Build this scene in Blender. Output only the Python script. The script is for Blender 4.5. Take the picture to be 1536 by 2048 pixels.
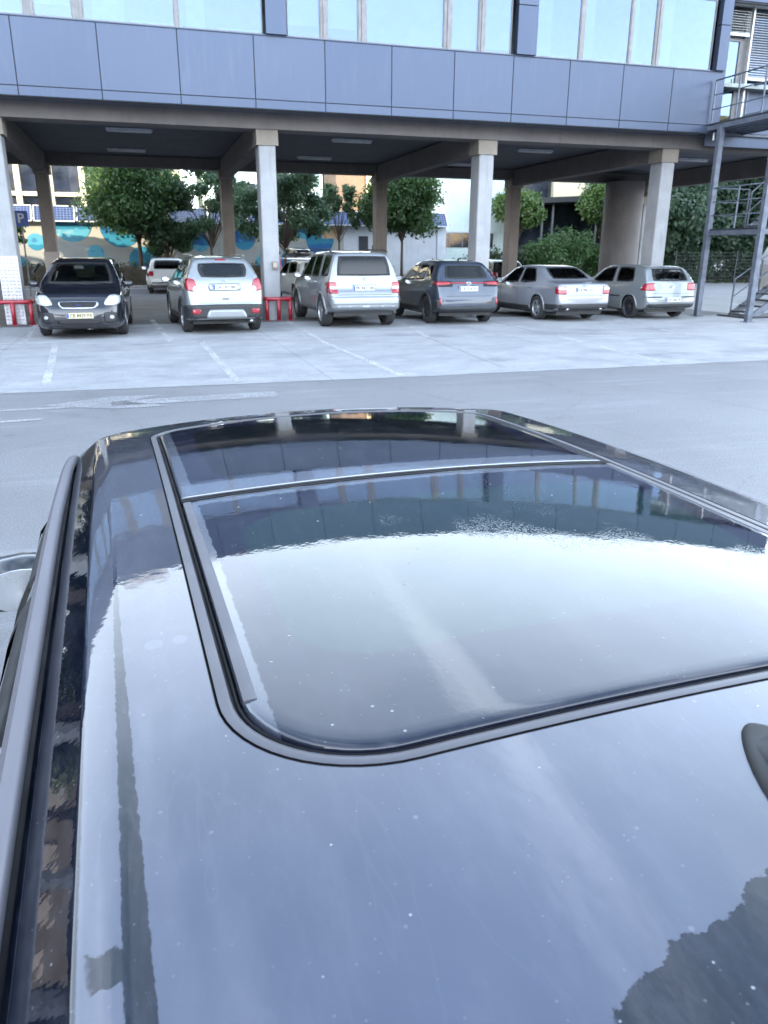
import bpy, bmesh, math, random
import numpy as np
from mathutils import Vector, Matrix
from mathutils.bvhtree import BVHTree
random.seed(7)
PI = math.pi
scene = bpy.context.scene
for o in list(bpy.data.objects):
    bpy.data.objects.remove(o)
# ---------------------------------------------------------------- camera
EYE = Vector((0, 0, 1.78))
p_, y_, r_ = math.radians(18.6), math.radians(16.7), math.radians(0.3)
fwd = Vector((math.sin(y_) * math.cos(p_), math.cos(y_) * math.cos(p_), -math.sin(p_)))
right = Vector((math.cos(y_), -math.sin(y_), 0))
up = right.cross(fwd)
right, up = right * math.cos(r_) + up * math.sin(r_), up * math.cos(r_) - right * math.sin(r_)
cam_data = bpy.data.cameras.new('camera')
cam = bpy.data.objects.new('camera', cam_data)
scene.collection.objects.link(cam)
m = Matrix((right, up, -fwd)).transposed().to_4x4()
m.translation = EYE
cam.matrix_world = m
cam_data.sensor_fit = 'VERTICAL'
cam_data.sensor_height = 24.0
cam_data.sensor_width = 18.0
cam_data.lens = 24.0 * 1550 / 2048
cam_data.clip_start = 0.02
cam_data.clip_end = 2000
cam_data.dof.use_dof = True
cam_data.dof.focus_distance = 1.3
cam_data.dof.aperture_fstop = 11.0
scene.camera = cam
scene.render.resolution_x = 768
scene.render.resolution_y = 1024
# ---------------------------------------------------------------- light
SUN_EL, SUN_AZ = math.radians(11), math.radians(249)     # azimuth clockwise from +Y: low in the west-south-west
scene.view_settings.view_transform = 'Standard'
scene.view_settings.look = 'None'
scene.view_settings.gamma = 1
scene.view_settings.exposure = 2.62
world = bpy.data.worlds.new('World')
scene.world = world
world.use_nodes = True
wn, wl = world.node_tree.nodes, world.node_tree.links
wn.clear()
w_out = wn.new('ShaderNodeOutputWorld')
w_bg = wn.new('ShaderNodeBackground')
w_sky = wn.new('ShaderNodeTexSky')
w_sky.sky_type = 'NISHITA'
w_sky.sun_disc = False
w_sky.sun_elevation = SUN_EL
w_sky.sun_rotation = SUN_AZ
w_sky.air_density = 1.2
w_sky.dust_density = 1.0
w_sky.ozone_density = 1.6
w_bg.inputs['Strength'].default_value = 0.15
# thin cirrus: streaks of noise on a plane above the scene
tc = wn.new('ShaderNodeTexCoord')
sx = wn.new('ShaderNodeSeparateXYZ'); wl.new(tc.outputs['Generated'], sx.inputs[0])
def wmath(op, a, b=None, clamp=False):
    n = wn.new('ShaderNodeMath'); n.operation = op; n.use_clamp = clamp
    for i, v in enumerate((a, b)):
        if v is None: continue
        if isinstance(v, (int, float)): n.inputs[i].default_value = v
        else: wl.new(v, n.inputs[i])
    return n.outputs[0]
zz = wmath('ADD', wmath('MAXIMUM', sx.outputs[2], 0.0), 0.12)
cx = wn.new('ShaderNodeCombineXYZ')
wl.new(wmath('DIVIDE', sx.outputs[0], zz), cx.inputs[0]); wl.new(wmath('DIVIDE', sx.outputs[1], zz), cx.inputs[1])
def streaks(rot, sc, loc, lo, hi):
    mp = wn.new('ShaderNodeMapping'); mp.inputs['Rotation'].default_value[2] = math.radians(rot)
    mp.inputs['Scale'].default_value = sc; mp.inputs['Location'].default_value = loc
    wl.new(cx.outputs[0], mp.inputs[0])
    nz = wn.new('ShaderNodeTexNoise'); nz.inputs['Scale'].default_value = 1.0; nz.inputs['Detail'].default_value = 5
    nz.inputs['Roughness'].default_value = 0.5; nz.inputs['Distortion'].default_value = 0.3
    wl.new(mp.outputs[0], nz.inputs['Vector'])
    mr = wn.new('ShaderNodeMapRange'); mr.inputs[1].default_value = lo; mr.inputs[2].default_value = hi
    mr.interpolation_type = 'SMOOTHSTEP'
    wl.new(nz.outputs[0], mr.inputs[0]); return mr.outputs[0]
c1 = streaks(4, (3.6, 0.30, 1), (0.85, 0.9, 0), 0.40, 0.80)
c3 = streaks(-9, (1.9, 0.22, 1), (2.3, 0.4, 0), 0.42, 0.75)
c2 = streaks(0, (0.5, 0.4, 1), (3.1, 0.2, 0), 0.42, 0.7)
hz = wn.new('ShaderNodeMapRange'); hz.inputs[1].default_value = 0.05; hz.inputs[2].default_value = 0.75
hz.inputs[3].default_value = 0.66; hz.inputs[4].default_value = 0.0; wl.new(sx.outputs[2], hz.inputs[0])
cl = wmath('MAXIMUM', wmath('ADD', wmath('MULTIPLY', c1, 0.46), wmath('MULTIPLY', c3, 0.2)), wmath('ADD', wmath('MULTIPLY', c2, 0.13), hz.outputs[0]), True)
mixc = wn.new('ShaderNodeMix'); mixc.data_type = 'RGBA'
wl.new(cl, mixc.inputs[0]); wl.new(w_sky.outputs[0], mixc.inputs[6])
mixc.inputs[7].default_value = (10.0, 11.1, 12.8, 1)
wl.new(mixc.outputs[2], w_bg.inputs['Color'])
wl.new(w_bg.outputs[0], w_out.inputs[0])
sun_d = bpy.data.lights.new('sun', 'SUN')
sun_d.energy = 3.0
sun_d.angle = math.radians(0.5)
sun_d.color = (1.0, 0.86, 0.66)
sun = bpy.data.objects.new('sun', sun_d)
scene.collection.objects.link(sun)
sdir = Vector((math.sin(SUN_AZ) * math.cos(SUN_EL), math.cos(SUN_AZ) * math.cos(SUN_EL), math.sin(SUN_EL)))
sun.rotation_euler = sdir.to_track_quat('Z', 'Y').to_euler()
try:
    scene.cycles.max_bounces = 8
    scene.cycles.transparent_max_bounces = 16
    scene.cycles.caustics_reflective = False
    scene.cycles.caustics_refractive = False
except Exception:
    pass

# ---------------------------------------------------------------- helpers
COL = scene.collection
def link(o, parent=None):
    COL.objects.link(o)
    if parent is not None: o.parent = parent
    return o
def empty(name, loc=(0, 0, 0), rz=0.0, parent=None):
    o = bpy.data.objects.new(name, None); o.empty_display_size = 0.2
    o.location = loc; o.rotation_euler = (0, 0, rz)
    return link(o, parent)
def tag(o, label=None, cat=None, group=None, kind=None):
    if label: o['label'] = label
    if cat: o['category'] = cat
    if group: o['group'] = group
    if kind: o['kind'] = kind
    return o
def mesh_obj(name, verts, faces, mat, parent=None, smooth=False, loc=None, rz=None):
    me = bpy.data.meshes.new(name)
    me.from_pydata([tuple(v) for v in verts], [], faces)
    if mat is not None: me.materials.append(mat)
    if smooth: me.polygons.foreach_set('use_smooth', [True] * len(me.polygons))
    me.update()
    o = bpy.data.objects.new(name, me)
    if loc is not None: o.location = loc
    if rz is not None: o.rotation_euler = (0, 0, rz)
    return link(o, parent)
class MB:
    """collects simple solids, then builds them as one mesh object"""
    def __init__(s): s.v = []; s.f = []
    def add(s, V, F):
        n = len(s.v); s.v += [Vector(a) for a in V]; s.f += [tuple(i + n for i in f) for f in F]; return s
    def box(s, x0, x1, y0, y1, z0, z1):
        V = [(x, y, z) for z in (z0, z1) for y in (y0, y1) for x in (x0, x1)]
        return s.add(V, [(0, 2, 3, 1), (4, 5, 7, 6), (0, 1, 5, 4), (2, 6, 7, 3), (0, 4, 6, 2), (1, 3, 7, 5)])
    def cbox(s, x0, x1, y0, y1, z0, z1, c):
        """box whose four upright edges are chamfered, top edges too"""
        def ring(z, i):
            return [(x0 + c + i, y0 + i, z), (x1 - c - i, y0 + i, z), (x1 - i, y0 + c + i, z), (x1 - i, y1 - c - i, z),
                    (x1 - c - i, y1 - i, z), (x0 + c + i, y1 - i, z), (x0 + i, y1 - c - i, z), (x0 + i, y0 + c + i, z)]
        V = ring(z0, 0) + ring(z1 - c, 0) + ring(z1, c * .7)
        F = [tuple(range(7, -1, -1)), tuple(range(16, 24))]
        for k in (0, 8):
            for i in range(8):
                j = (i + 1) % 8; F.append((k + i, k + j, k + 8 + j, k + 8 + i))
        return s.add(V, F)
    def tube(s, pts, r, n=8, closed=False, cap=True, radii=None):
        pts = [Vector(p) for p in pts]; N = len(pts); V = []; F = []
        prev = None
        for i, p in enumerate(pts):
            if closed: t = pts[(i + 1) % N] - pts[i - 1]
            else: t = pts[min(i + 1, N - 1)] - pts[max(i - 1, 0)]
            t.normalize()
            if prev is None:
                a = Vector((0, 0, 1)) if abs(t.z) < .9 else Vector((1, 0, 0))
                u = t.cross(a).normalized()
            else:
                u = (prev - t * prev.dot(t)).normalized()
            prev = u; w = t.cross(u); rr = radii[i] if radii else r
            for k in range(n):
                a = 2 * PI * k / n; V.append(p + u * math.cos(a) * rr + w * math.sin(a) * rr)
        M = N if closed else N - 1
        for i in range(M):
            j = (i + 1) % N
            for k in range(n):
                l = (k + 1) % n; F.append((i * n + k, i * n + l, j * n + l, j * n + k))
        if cap and not closed:
            F.append(tuple(range(n - 1, -1, -1))); F.append(tuple((N - 1) * n + k for k in range(n)))
        return s.add(V, F)
    def bar(s, p, q, w, h=None, upv=(0, 0, 1)):
        p, q = Vector(p), Vector(q); h = h or w; t = (q - p).normalized(); u = Vector(upv)
        if abs(t.dot(u)) > .95: u = Vector((0, 1, 0))
        a = t.cross(u).normalized(); b = a.cross(t)
        V = [c + a * sa * w / 2 + b * sb * h / 2 for c in (p, q) for sa, sb in ((-1, -1), (1, -1), (1, 1), (-1, 1))]
        return s.add(V, [(3, 2, 1, 0), (4, 5, 6, 7), (0, 1, 5, 4), (1, 2, 6, 5), (2, 3, 7, 6), (3, 0, 4, 7)])
    def lathe(s, prof, n=24, axis='z', c=(0, 0, 0), closed=False):
        """prof: (radius, height) pairs"""
        V = []; F = []; c = Vector(c)
        for r, h in prof:
            for k in range(n):
                a = 2 * PI * k / n; x, y = r * math.cos(a), r * math.sin(a)
                V.append(c + (Vector((x, y, h)) if axis == 'z' else Vector((x, h, y)) if axis == 'y' else Vector((h, x, y))))
        P = len(prof)
        for i in range(P if closed else P - 1):
            j = (i + 1) % P
            for k in range(n):
                l = (k + 1) % n; F.append((i * n + k, i * n + l, j * n + l, j * n + k))
        return s.add(V, F)
    def build(s, name, mat, parent=None, smooth=False, fix=True):
        o = mesh_obj(name, s.v, s.f, mat, parent, smooth)
        if fix:
            bm = bmesh.new(); bm.from_mesh(o.data); bmesh.ops.recalc_face_normals(bm, faces=bm.faces); bm.to_mesh(o.data); bm.free()
        return o
def auto(o, ang=35):
    """shade smooth but keep edges sharper than ang"""
    me = o.data; bm = bmesh.new(); bm.from_mesh(me)
    for f in bm.faces: f.smooth = True
    for e in bm.edges:
        e.smooth = not (len(e.link_faces) == 2 and e.calc_face_angle(0) > math.radians(ang))
    bm.to_mesh(me); bm.free(); return o
def copy_tree(o, parent=None):
    c = o.copy(); COL.objects.link(c); c.parent = parent
    for ch in list(o.children): copy_tree(ch, c)
    return c
def text_mesh(body, size, mat, name='lettering', parent=None, depth=.002, bold=0.0):
    cu = bpy.data.curves.new(name, 'FONT'); cu.body = body; cu.size = size; cu.extrude = depth; cu.offset = bold
    cu.align_x = 'CENTER'; cu.align_y = 'CENTER'; cu.resolution_u = 3
    t = bpy.data.objects.new(name, cu); COL.objects.link(t)
    dg = bpy.context.evaluated_depsgraph_get()
    me = bpy.data.meshes.new_from_object(t.evaluated_get(dg)); me.materials.clear(); me.materials.append(mat)
    bpy.data.objects.remove(t); bpy.data.curves.remove(cu)
    o = bpy.data.objects.new(name, me); return link(o, parent)

# ---------------------------------------------------------------- materials
class NT:
    def __init__(s, name):
        s.m = bpy.data.materials.new(name); s.m.use_nodes = True; s.t = s.m.node_tree; s.n = s.t.nodes; s.l = s.t.links
        s.b = s.n['Principled BSDF']; s.out = s.n['Material Output']; s._c = None
    def set(s, **k):
        for a, v in k.items():
            i = s.b.inputs[a.replace('_', ' ')]
            s.put(i, v)
        return s
    def put(s, i, v):
        if hasattr(v, 'is_output') or isinstance(v, bpy.types.NodeSocket): s.l.new(v, i)
        else:
            if hasattr(i.default_value, '__len__') and not isinstance(v, (int, float)) and len(v) == 3 and len(i.default_value) == 4: v = (*v, 1)
            i.default_value = v
    def coord(s, kind='Object'):
        if s._c is None: s._c = s.n.new('ShaderNodeTexCoord')
        return s._c.outputs[kind]
    def mapp(s, scale=(1, 1, 1), rot=(0, 0, 0), loc=(0, 0, 0), kind='Object'):
        n = s.n.new('ShaderNodeMapping'); s.l.new(s.coord(kind), n.inputs[0])
        n.inputs['Scale'].default_value = scale; n.inputs['Rotation'].default_value = rot; n.inputs['Location'].default_value = loc
        return n.outputs[0]
    def noise(s, sc, det=4, rough=.55, vec=None, dist=0.0):
        n = s.n.new('ShaderNodeTexNoise'); s.l.new(vec or s.coord(), n.inputs['Vector'])
        n.inputs['Scale'].default_value = sc; n.inputs['Detail'].default_value = det; n.inputs['Roughness'].default_value = rough
        n.inputs['Distortion'].default_value = dist; return n.outputs[0]
    def voro(s, sc, vec=None, feature='F1', out='Distance', rnd=1.0):
        n = s.n.new('ShaderNodeTexVoronoi'); n.feature = feature; s.l.new(vec or s.coord(), n.inputs['Vector'])
        n.inputs['Scale'].default_value = sc; n.inputs['Randomness'].default_value = rnd; return n.outputs[out]
    def rng(s, v, a, b, c=0., d=1., smooth=True):
        n = s.n.new('ShaderNodeMapRange'); s.put(n.inputs[0], v)
        for i, x in enumerate((a, b, c, d)): n.inputs[i + 1].default_value = x
        if smooth: n.interpolation_type = 'SMOOTHSTEP'
        return n.outputs[0]
    def math(s, op, a, b=0., clamp=False):
        n = s.n.new('ShaderNodeMath'); n.operation = op; n.use_clamp = clamp; s.put(n.inputs[0], a); s.put(n.inputs[1], b); return n.outputs[0]
    def mix(s, f, a, b):
        n = s.n.new('ShaderNodeMix'); n.data_type = 'RGBA'; s.put(n.inputs[0], f); s.put(n.inputs[6], a); s.put(n.inputs[7], b); return n.outputs[2]
    def sep(s, v=None):
        n = s.n.new('ShaderNodeSeparateXYZ'); s.l.new(v or s.coord(), n.inputs[0]); return n.outputs
    def bump(s, h, strength=.3, dist=.01):
        n = s.n.new('ShaderNodeBump'); n.inputs['Strength'].default_value = strength; n.inputs['Distance'].default_value = dist
        s.l.new(h, n.inputs['Height']); s.l.new(n.outputs[0], s.b.inputs['Normal']); return s
    def shader(s, sh): s.l.new(sh, s.out.inputs[0]); return s
def simple(name, col, rough=.5, metal=0., var=.12, sc=6., coat=0., spec=.5, bump=0., bsc=40.):
    t = NT(name)
    n = t.noise(sc, 5)
    lo = tuple(c * (1 - var) for c in col); hi = tuple(min(1, c * (1 + var)) for c in col)
    t.set(Base_Color=t.mix(t.rng(n, .3, .7), lo, hi), Roughness=t.rng(t.noise(sc * 2.3), .3, .7, max(0, rough - .06), rough + .08), Metallic=metal, Coat_Weight=coat, Specular_IOR_Level=spec)
    t.b.inputs['Coat Roughness'].default_value = .04
    if bump: t.bump(t.noise(bsc, 6), bump, .004)
    return t.m
def glassy(name, tint=(.35, .42, .42), refl=.08, tr=.8, rough=.01, rcol=(1, 1, 1), rmin=None):
    """pane: clear tinted body with a mirror coat, real see-through"""
    t = NT(name)
    tr_ = t.n.new('ShaderNodeBsdfTransparent'); tr_.inputs[0].default_value = (*tint, 1)
    gl = t.n.new('ShaderNodeBsdfGlossy'); gl.inputs[0].default_value = (*rcol, 1); gl.inputs['Roughness'].default_value = rough
    fr = t.n.new('ShaderNodeFresnel'); fr.inputs[0].default_value = 1.5
    f = t.math('ADD', t.math('MULTIPLY', fr.outputs[0], 1 - refl), refl, True)
    mx = t.n.new('ShaderNodeMixShader'); t.l.new(f, mx.inputs[0]); t.l.new(tr_.outputs[0], mx.inputs[1]); t.l.new(gl.outputs[0], mx.inputs[2])
    wav = t.n.new('ShaderNodeBump'); wav.inputs['Strength'].default_value = .02; wav.inputs['Distance'].default_value = .05
    t.l.new(t.noise(.8, 1), wav.inputs['Height']); t.l.new(wav.outputs[0], gl.inputs['Normal'])
    t.shader(mx.outputs[0]); return t.m
M = {}
M['black'] = simple('black rubber', (.012, .012, .013), .6)
M['dark'] = simple('dark plastic', (.022, .023, .026), .5)
M['tyre'] = simple('tyre', (.028, .028, .03), .75, bump=.3)
M['chrome'] = simple('bright trim', (.6, .62, .65), .22, 1.0, var=.05)
M['alloy'] = simple('alloy rim', (.42, .43, .45), .35, .8, var=.1)
M['darkalloy'] = simple('dark rim', (.05, .052, .06), .4, .5)
M['white'] = simple('white paint', (.74, .74, .72), .5, var=.05)
M['plate'] = simple('number plate', (.78, .78, .76), .4, var=.04)
M['plate_yellow'] = simple('yellowed plate', (.72, .66, .42), .4, var=.04)
M['blue'] = simple('plate band blue', (.02, .07, .35), .4)
M['ink'] = simple('black lettering', (.01, .01, .012), .5)
M['lampred'] = simple('tail lamp red', (.30, .006, .02), .15, coat=1., var=.25, sc=30)
M['lampclear'] = simple('clear lamp', (.50, .52, .52), .15, .2, coat=.6, var=.2, sc=20)
M['glass'] = glassy('car glass', (.42, .5, .48), .02)
M['privacy'] = glassy('privacy glass', (.05, .055, .06), .0)
M['privacy2'] = glassy('grey privacy glass', (.07, .08, .09), .01)
M['seat'] = simple('seat cloth', (.035, .036, .04), .85)
M['lining'] = simple('cabin lining', (.05, .05, .052), .8)
# ================================================================ foreground car
PSI = math.radians(2.3)
def zroof(u, v):
    return 1.40 - .04 * (u - .7) ** 2 * (1.0 if u > .7 else .5) - .08 * v * v - (0.10 * max(0, u - 1.43) ** 1.5) - .25 * max(0, -.35 - u) ** 2
def mat_paint_roof():
    t = NT('black car paint with dew'); x, y, z = t.sep()[:3]
    # dry (dark, clear) areas against the dew film, ragged outlines
    wob = t.math('SUBTRACT', t.noise(75, 4, .65), .5)
    big = t.math('SUBTRACT', t.noise(14, 3, .6), .5)
    # dry patch at the tail behind the fin: region beyond an oblique line
    ln = t.math('ADD', t.math('MULTIPLY', y, -.55), t.math('MULTIPLY', x, -1.0))
    d1 = t.math('ADD', ln, t.math('ADD', t.math('MULTIPLY', wob, .045), t.math('MULTIPLY', big, .07)))
    m1 = t.rng(d1, .1235, .1255)
    core = t.rng(y, .262, .268, 1, 0)
    far = t.rng(t.math('ADD', x, t.math('MULTIPLY', big, .08)), -.187, -.183, 1, 0)
    m1 = t.math('MULTIPLY', t.math('MULTIPLY', t.rng(t.math('ADD', t.math('ADD', x, t.math('MULTIPLY', y, .33)), t.math('ADD', t.math('MULTIPLY', wob, .02), t.math('MULTIPLY', big, .06))), -.151, -.1495, 1, 0), core), 1)
    # ragged dry runnel along the roof edge
    yy = t.math('ADD', y, t.math('MULTIPLY', wob, .006))
    wid = t.rng(x, -.16, .45, .0092, .0028, False)
    cen = t.rng(x, -.2, .35, .513, .5185, False)
    m2 = t.rng(t.math('SUBTRACT', t.math('ABSOLUTE', t.math('SUBTRACT', yy, cen)), wid), -.0006, .0006, 1, 0)
    m2 = t.math('MULTIPLY', m2, t.rng(x, .45, .62, 1, 0))
    xx = t.math('ADD', x, t.math('MULTIPLY', wob, .012))
    m3 = t.math('MULTIPLY', t.rng(t.math('ABSOLUTE', t.math('ADD', t.math('ADD', xx, t.math('MULTIPLY', big, .05)), .105)), .012, .0135, 1, 0), t.rng(yy, .505, .507))
    m3 = t.math('MULTIPLY', m3, t.rng(t.math('ADD', yy, t.math('MULTIPLY', big, .03)), .542, .545, 1, 0))
    dry = t.math('MAXIMUM', t.math('MAXIMUM', m1, m2), m3, True)
    def ell(cx, cy, rx, ry):
        a = t.math('POWER', t.math('DIVIDE', t.math('SUBTRACT', x, cx), rx), 2.); b = t.math('POWER', t.math('DIVIDE', t.math('SUBTRACT', y, cy), ry), 2.)
        return t.rng(t.math('ADD', a, b), .8, 1.1, 1, 0)
    spots = t.math('MAXIMUM', ell(.283, .4815, .010, .0105), ell(.282, .4545, .010, .0085))
    film = t.math('MULTIPLY', t.math('SUBTRACT', 1., dry), t.rng(t.noise(3, 4), .3, .75, .75, 1.0))
    # thicker cold film towards the tail of the roof, thin one under the building reflection
    film = t.math('MULTIPLY', film, t.rng(x, .5, -.05, .30, 1., False))
    film = t.math('ADD', film, t.math('MULTIPLY', spots, .25))
    film = t.math('MULTIPLY', film, t.rng(t.math('ADD', t.math('ABSOLUTE', y), t.math('MULTIPLY', wob, .002)), .5495, .5515, 1, 0))
    # dust specks and dried drops
    v1 = t.voro(95, out='Distance'); sel = t.rng(t.voro(95, out='Color'), .86, .88)
    speck = t.math('MULTIPLY', t.rng(v1, .07, .14, 1, 0), sel)
    v2 = t.voro(23, out='Distance'); sel2 = t.rng(t.voro(23, out='Color'), .80, .82)
    speck = t.math('MAXIMUM', speck, t.math('MULTIPLY', t.rng(v2, .035, .06, 1, 0), sel2))
    v3 = t.voro(190, out='Distance'); sel3 = t.rng(t.voro(190, out='Color'), .80, .84)
    speck = t.math('MAXIMUM', speck, t.math('MULTIPLY', t.math('MULTIPLY', t.rng(v3, .12, .25, 1, 0), sel3), .22))
    v4 = t.voro(48, out='Distance'); sel4 = t.rng(t.voro(48, out='Color'), .66, .70)
    speck = t.math('MAXIMUM', speck, t.math('MULTIPLY', t.math('MULTIPLY', t.rng(v4, .05, .13, 1, 0), sel4), .28))
    smear = t.rng(t.noise(7, 7, .75, t.mapp((1.0, 3.0, 1), (0, 0, .5))), .42, .72)
    scr = t.rng(t.math('ABSOLUTE', t.math('SUBTRACT', t.noise(3.2, 3, .5, t.mapp((1, 5, 1), (0, 0, .7))), .5)), .0, .012, 1, 0)
    smear = t.math('MAXIMUM', smear, t.math('MULTIPLY', scr, .5))
    base = t.mix(film, (.004, .006, .013), (.056, .064, .100))
    base = t.mix(t.math('MULTIPLY', smear, .10), base, (.20, .21, .25))
    base = t.mix(t.math('MULTIPLY', speck, .55), base, (.42, .43, .46))
    t.set(Base_Color=base, Roughness=.3, Specular_IOR_Level=t.math('MULTIPLY', film, .35), Coat_Weight=1.0)
    t.b.inputs['Coat IOR'].default_value = 1.56
    t.put(t.b.inputs['Coat Roughness'], t.rng(film, 0, 1, .012, .045))
    nb = t.n.new('ShaderNodeBump'); nb.inputs['Strength'].default_value = .10; nb.inputs['Distance'].default_value = .002
    h = t.math('ADD', t.noise(26, 3), t.math('MULTIPLY', t.noise(260, 2), .05))
    t.l.new(h, nb.inputs['Height']); t.l.new(nb.outputs[0], t.b.inputs['Coat Normal'])
    return t.m
def mat_roof_glass(front):
    t = NT('sunroof glass ' + ('front' if front else 'rear')); x, y, z = t.sep()[:3]
    # printed black border with a dotted inner edge, tinted glass over a pale blind in the middle
    cx, hx, hy, r = (.40, .235, .345, .10) if not front else (1.10, .25, .345, .08)
    ax = t.math('SUBTRACT', t.math('ABSOLUTE', t.math('SUBTRACT', x, cx)), hx - r)
    ay = t.math('SUBTRACT', t.math('ABSOLUTE', y), hy - r)
    l = t.math('SQRT', t.math('ADD', t.math('POWER', t.math('MAXIMUM', ax, 0.), 2.), t.math('POWER', t.math('MAXIMUM', ay, 0.), 2.)))
    sd = t.math('SUBTRACT', t.math('ADD', l, t.math('MINIMUM', t.math('MAXIMUM', ax, ay), 0.)), r)
    dots = t.voro(230, rnd=0.0)
    edge = t.math('ADD', sd, t.math('MULTIPLY', t.rng(dots, .2, .5, -.004, .004), 1.0))
    inner = t.rng(edge, -.003, .003, 1, 0)
    haze = t.rng(t.noise(4, 4), .3, .7, .8, 1.1)
    base = t.mix(inner, (.010, .012, .024), (.012, .027, .030) if not front else (.004, .006, .008))
    if front: base = t.mix(.0, base, base)
    # drops
    v1 = t.voro(70, out='Distance'); sel = t.rng(t.voro(70, out='Color'), .84, .86)
    drop = t.math('MULTIPLY', t.rng(v1, .07, .15, 1, 0), sel)
    v3 = t.voro(150, out='Distance'); sel3 = t.rng(t.voro(150, out='Color'), .78, .82)
    base = t.mix(t.math('MULTIPLY', t.math('MULTIPLY', t.rng(v3, .1, .22, 1, 0), sel3), .22), base, (.3, .31, .33))
    base = t.mix(t.math('MULTIPLY', t.rng(t.noise(8, 7, .75, t.mapp((1, 2.5, 1), (0, 0, -.4))), .45, .75), .07), base, (.2, .21, .23))
    base = t.mix(t.math('MULTIPLY', drop, .55), base, (.35, .37, .40))
    # clear strip where dust has gathered along the left edge, ragged
    wob = t.math('SUBTRACT', t.noise(60, 4, .65), .5)
    e1 = t.rng(t.math('ADD', t.math('ABSOLUTE', y), t.math('MULTIPLY', wob, .012)), .386, .388)
    dusty = e1
    if not front:
        e2 = t.rng(t.math('ADD', x, t.math('MULTIPLY', wob, .03)), .722, .726)
        dusty = t.math('MAXIMUM', e1, e2)
    else:
        dusty = t.math('MAXIMUM', e1, t.rng(t.math('ADD', t.math('ADD', x, t.math('MULTIPLY', wob, .03)), t.math('MULTIPLY', y, -.03)), .835, .83))
    base = t.mix(t.math('MULTIPLY', dusty, .75), base, (.05, .058, .08))
    t.set(Base_Color=base, Roughness=.25, Specular_IOR_Level=t.math('MULTIPLY', dusty, .25), Coat_Weight=1.0)
    t.b.inputs['Coat IOR'].default_value = 1.64
    t.put(t.b.inputs['Coat Roughness'], t.rng(dusty, 0, 1, .012, .05))
    nb = t.n.new('ShaderNodeBump'); nb.inputs['Strength'].default_value = .22; nb.inputs['Distance'].default_value = .002
    wet = t.math('MULTIPLY', t.rng(t.voro(330, out='Distance'), .1, .5, 1, 0), t.math('MULTIPLY', t.rng(t.noise(5, 2), .45, .6), .05))
    h = t.math('ADD', t.math('ADD', t.math('MULTIPLY', t.noise(14, 2), .30), t.math('MULTIPLY', t.noise(150, 2), .055)), t.math('ADD', t.math('MULTIPLY', drop, .35), wet))
    t.l.new(h, nb.inputs['Height']); t.l.new(nb.outputs[0], t.b.inputs['Coat Normal'])
    return t.m
M['fgpaint'] = mat_paint_roof()
M['sealrub'] = simple('soft black seal', (.006, .006, .008), .5, spec=.15)
M['satin'] = simple('satin grey trim', (.085, .083, .097), .38, .2, var=.05, sc=4, coat=.1)
M['rail'] = simple('satin roof rail', (.135, .13, .15), .42, .2, var=.04, sc=2)

def outline(d, n_c=14, rear=0.0, front=1.455, hw=.434, r_rear=.15, r_front=.075, bow=.35, n_s=40):
    """rounded rectangle on the roof (u, v), inset by d, walked counter-clockwise"""
    P = []
    hw_, re, fr = hw - d, rear + d, front - d
    rr, rf = max(.004, r_rear - d), max(.004, r_front - d)
    def U(u, v):
        k = max(0, min(1, (u - re) / (fr - re)))
        return u - bow * v * v * k
    def arc(cu, cv, r, a0):
        for i in range(n_c + 1):
            a = a0 + PI / 2 * i / n_c
            P.append((cu + r * math.cos(a), cv + r * math.sin(a)))
    def line(a, b):
        for i in range(1, n_s): k = i / n_s; P.append((a[0] + (b[0] - a[0]) * k, a[1] + (b[1] - a[1]) * k))
    corners = [(fr - rf, hw_ - rf, rf, 0), (re + rr, hw_ - rr, rr, PI / 2), (re + rr, -hw_ + rr, rr, PI), (fr - rf, -hw_ + rf, rf, 1.5 * PI)]
    for k, (cu, cv, r, a0) in enumerate(corners):
        arc(cu, cv, r, a0)
        nx = corners[(k + 1) % 4]; a = P[-1]
        b = (nx[0] + nx[2] * math.cos(nx[3]), nx[1] + nx[2] * math.sin(nx[3]))
        line(a, b)
    return [(U(u, v), v) for u, v in P]
def surf(P, h): return [(u, v, zroof(u, v) + h) for u, v in P]
def strip(name, spec, mat, parent, kw={}, flip=False):
    """rings of the outline at (inset, height) joined into a band"""
    V = []; F = []
    for d, h in spec: V += surf(outline(d, **kw), h)
    n = len(V) // len(spec)
    for i in range(len(spec) - 1):
        for k in range(n):
            l = (k + 1) % n; F.append((i * n + k, i * n + l, (i + 1) * n + l, (i + 1) * n + k))
    o = mesh_obj(name, V, F, mat, parent, True)
    auto(o, 50)
    return o
def loft(name, A, B, steps, mat, parent, h=0., cap=False, ease=1.0):
    n = len(A); V = []; F = []
    for i in range(steps + 1):
        k = (i / steps) ** ease
        V += [(a[0] + (b[0] - a[0]) * k, a[1] + (b[1] - a[1]) * k) for a, b in zip(A, B)]
    V = surf(V, h)
    for i in range(steps):
        for k in range(n):
            l = (k + 1) % n; F.append((i * n + k, i * n + l, (i + 1) * n + l, (i + 1) * n + k))
    if cap: F.append(tuple(steps * n + k for k in range(n)))
    return V, F
car = empty('parked_car', (.47, .52, 0), PI / 2 + PSI)
tag(car, 'black car in the foreground with panoramic sunroof, its roof covered in dew', 'car')
# painted roof panel round the sunroof
A = outline(0.0)
B = outline(0.0, rear=-.72, front=1.535, hw=.52, r_rear=.12, r_front=.05, bow=.30)
V, F = loft('roof', A, B, 26, None, None)
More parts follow.
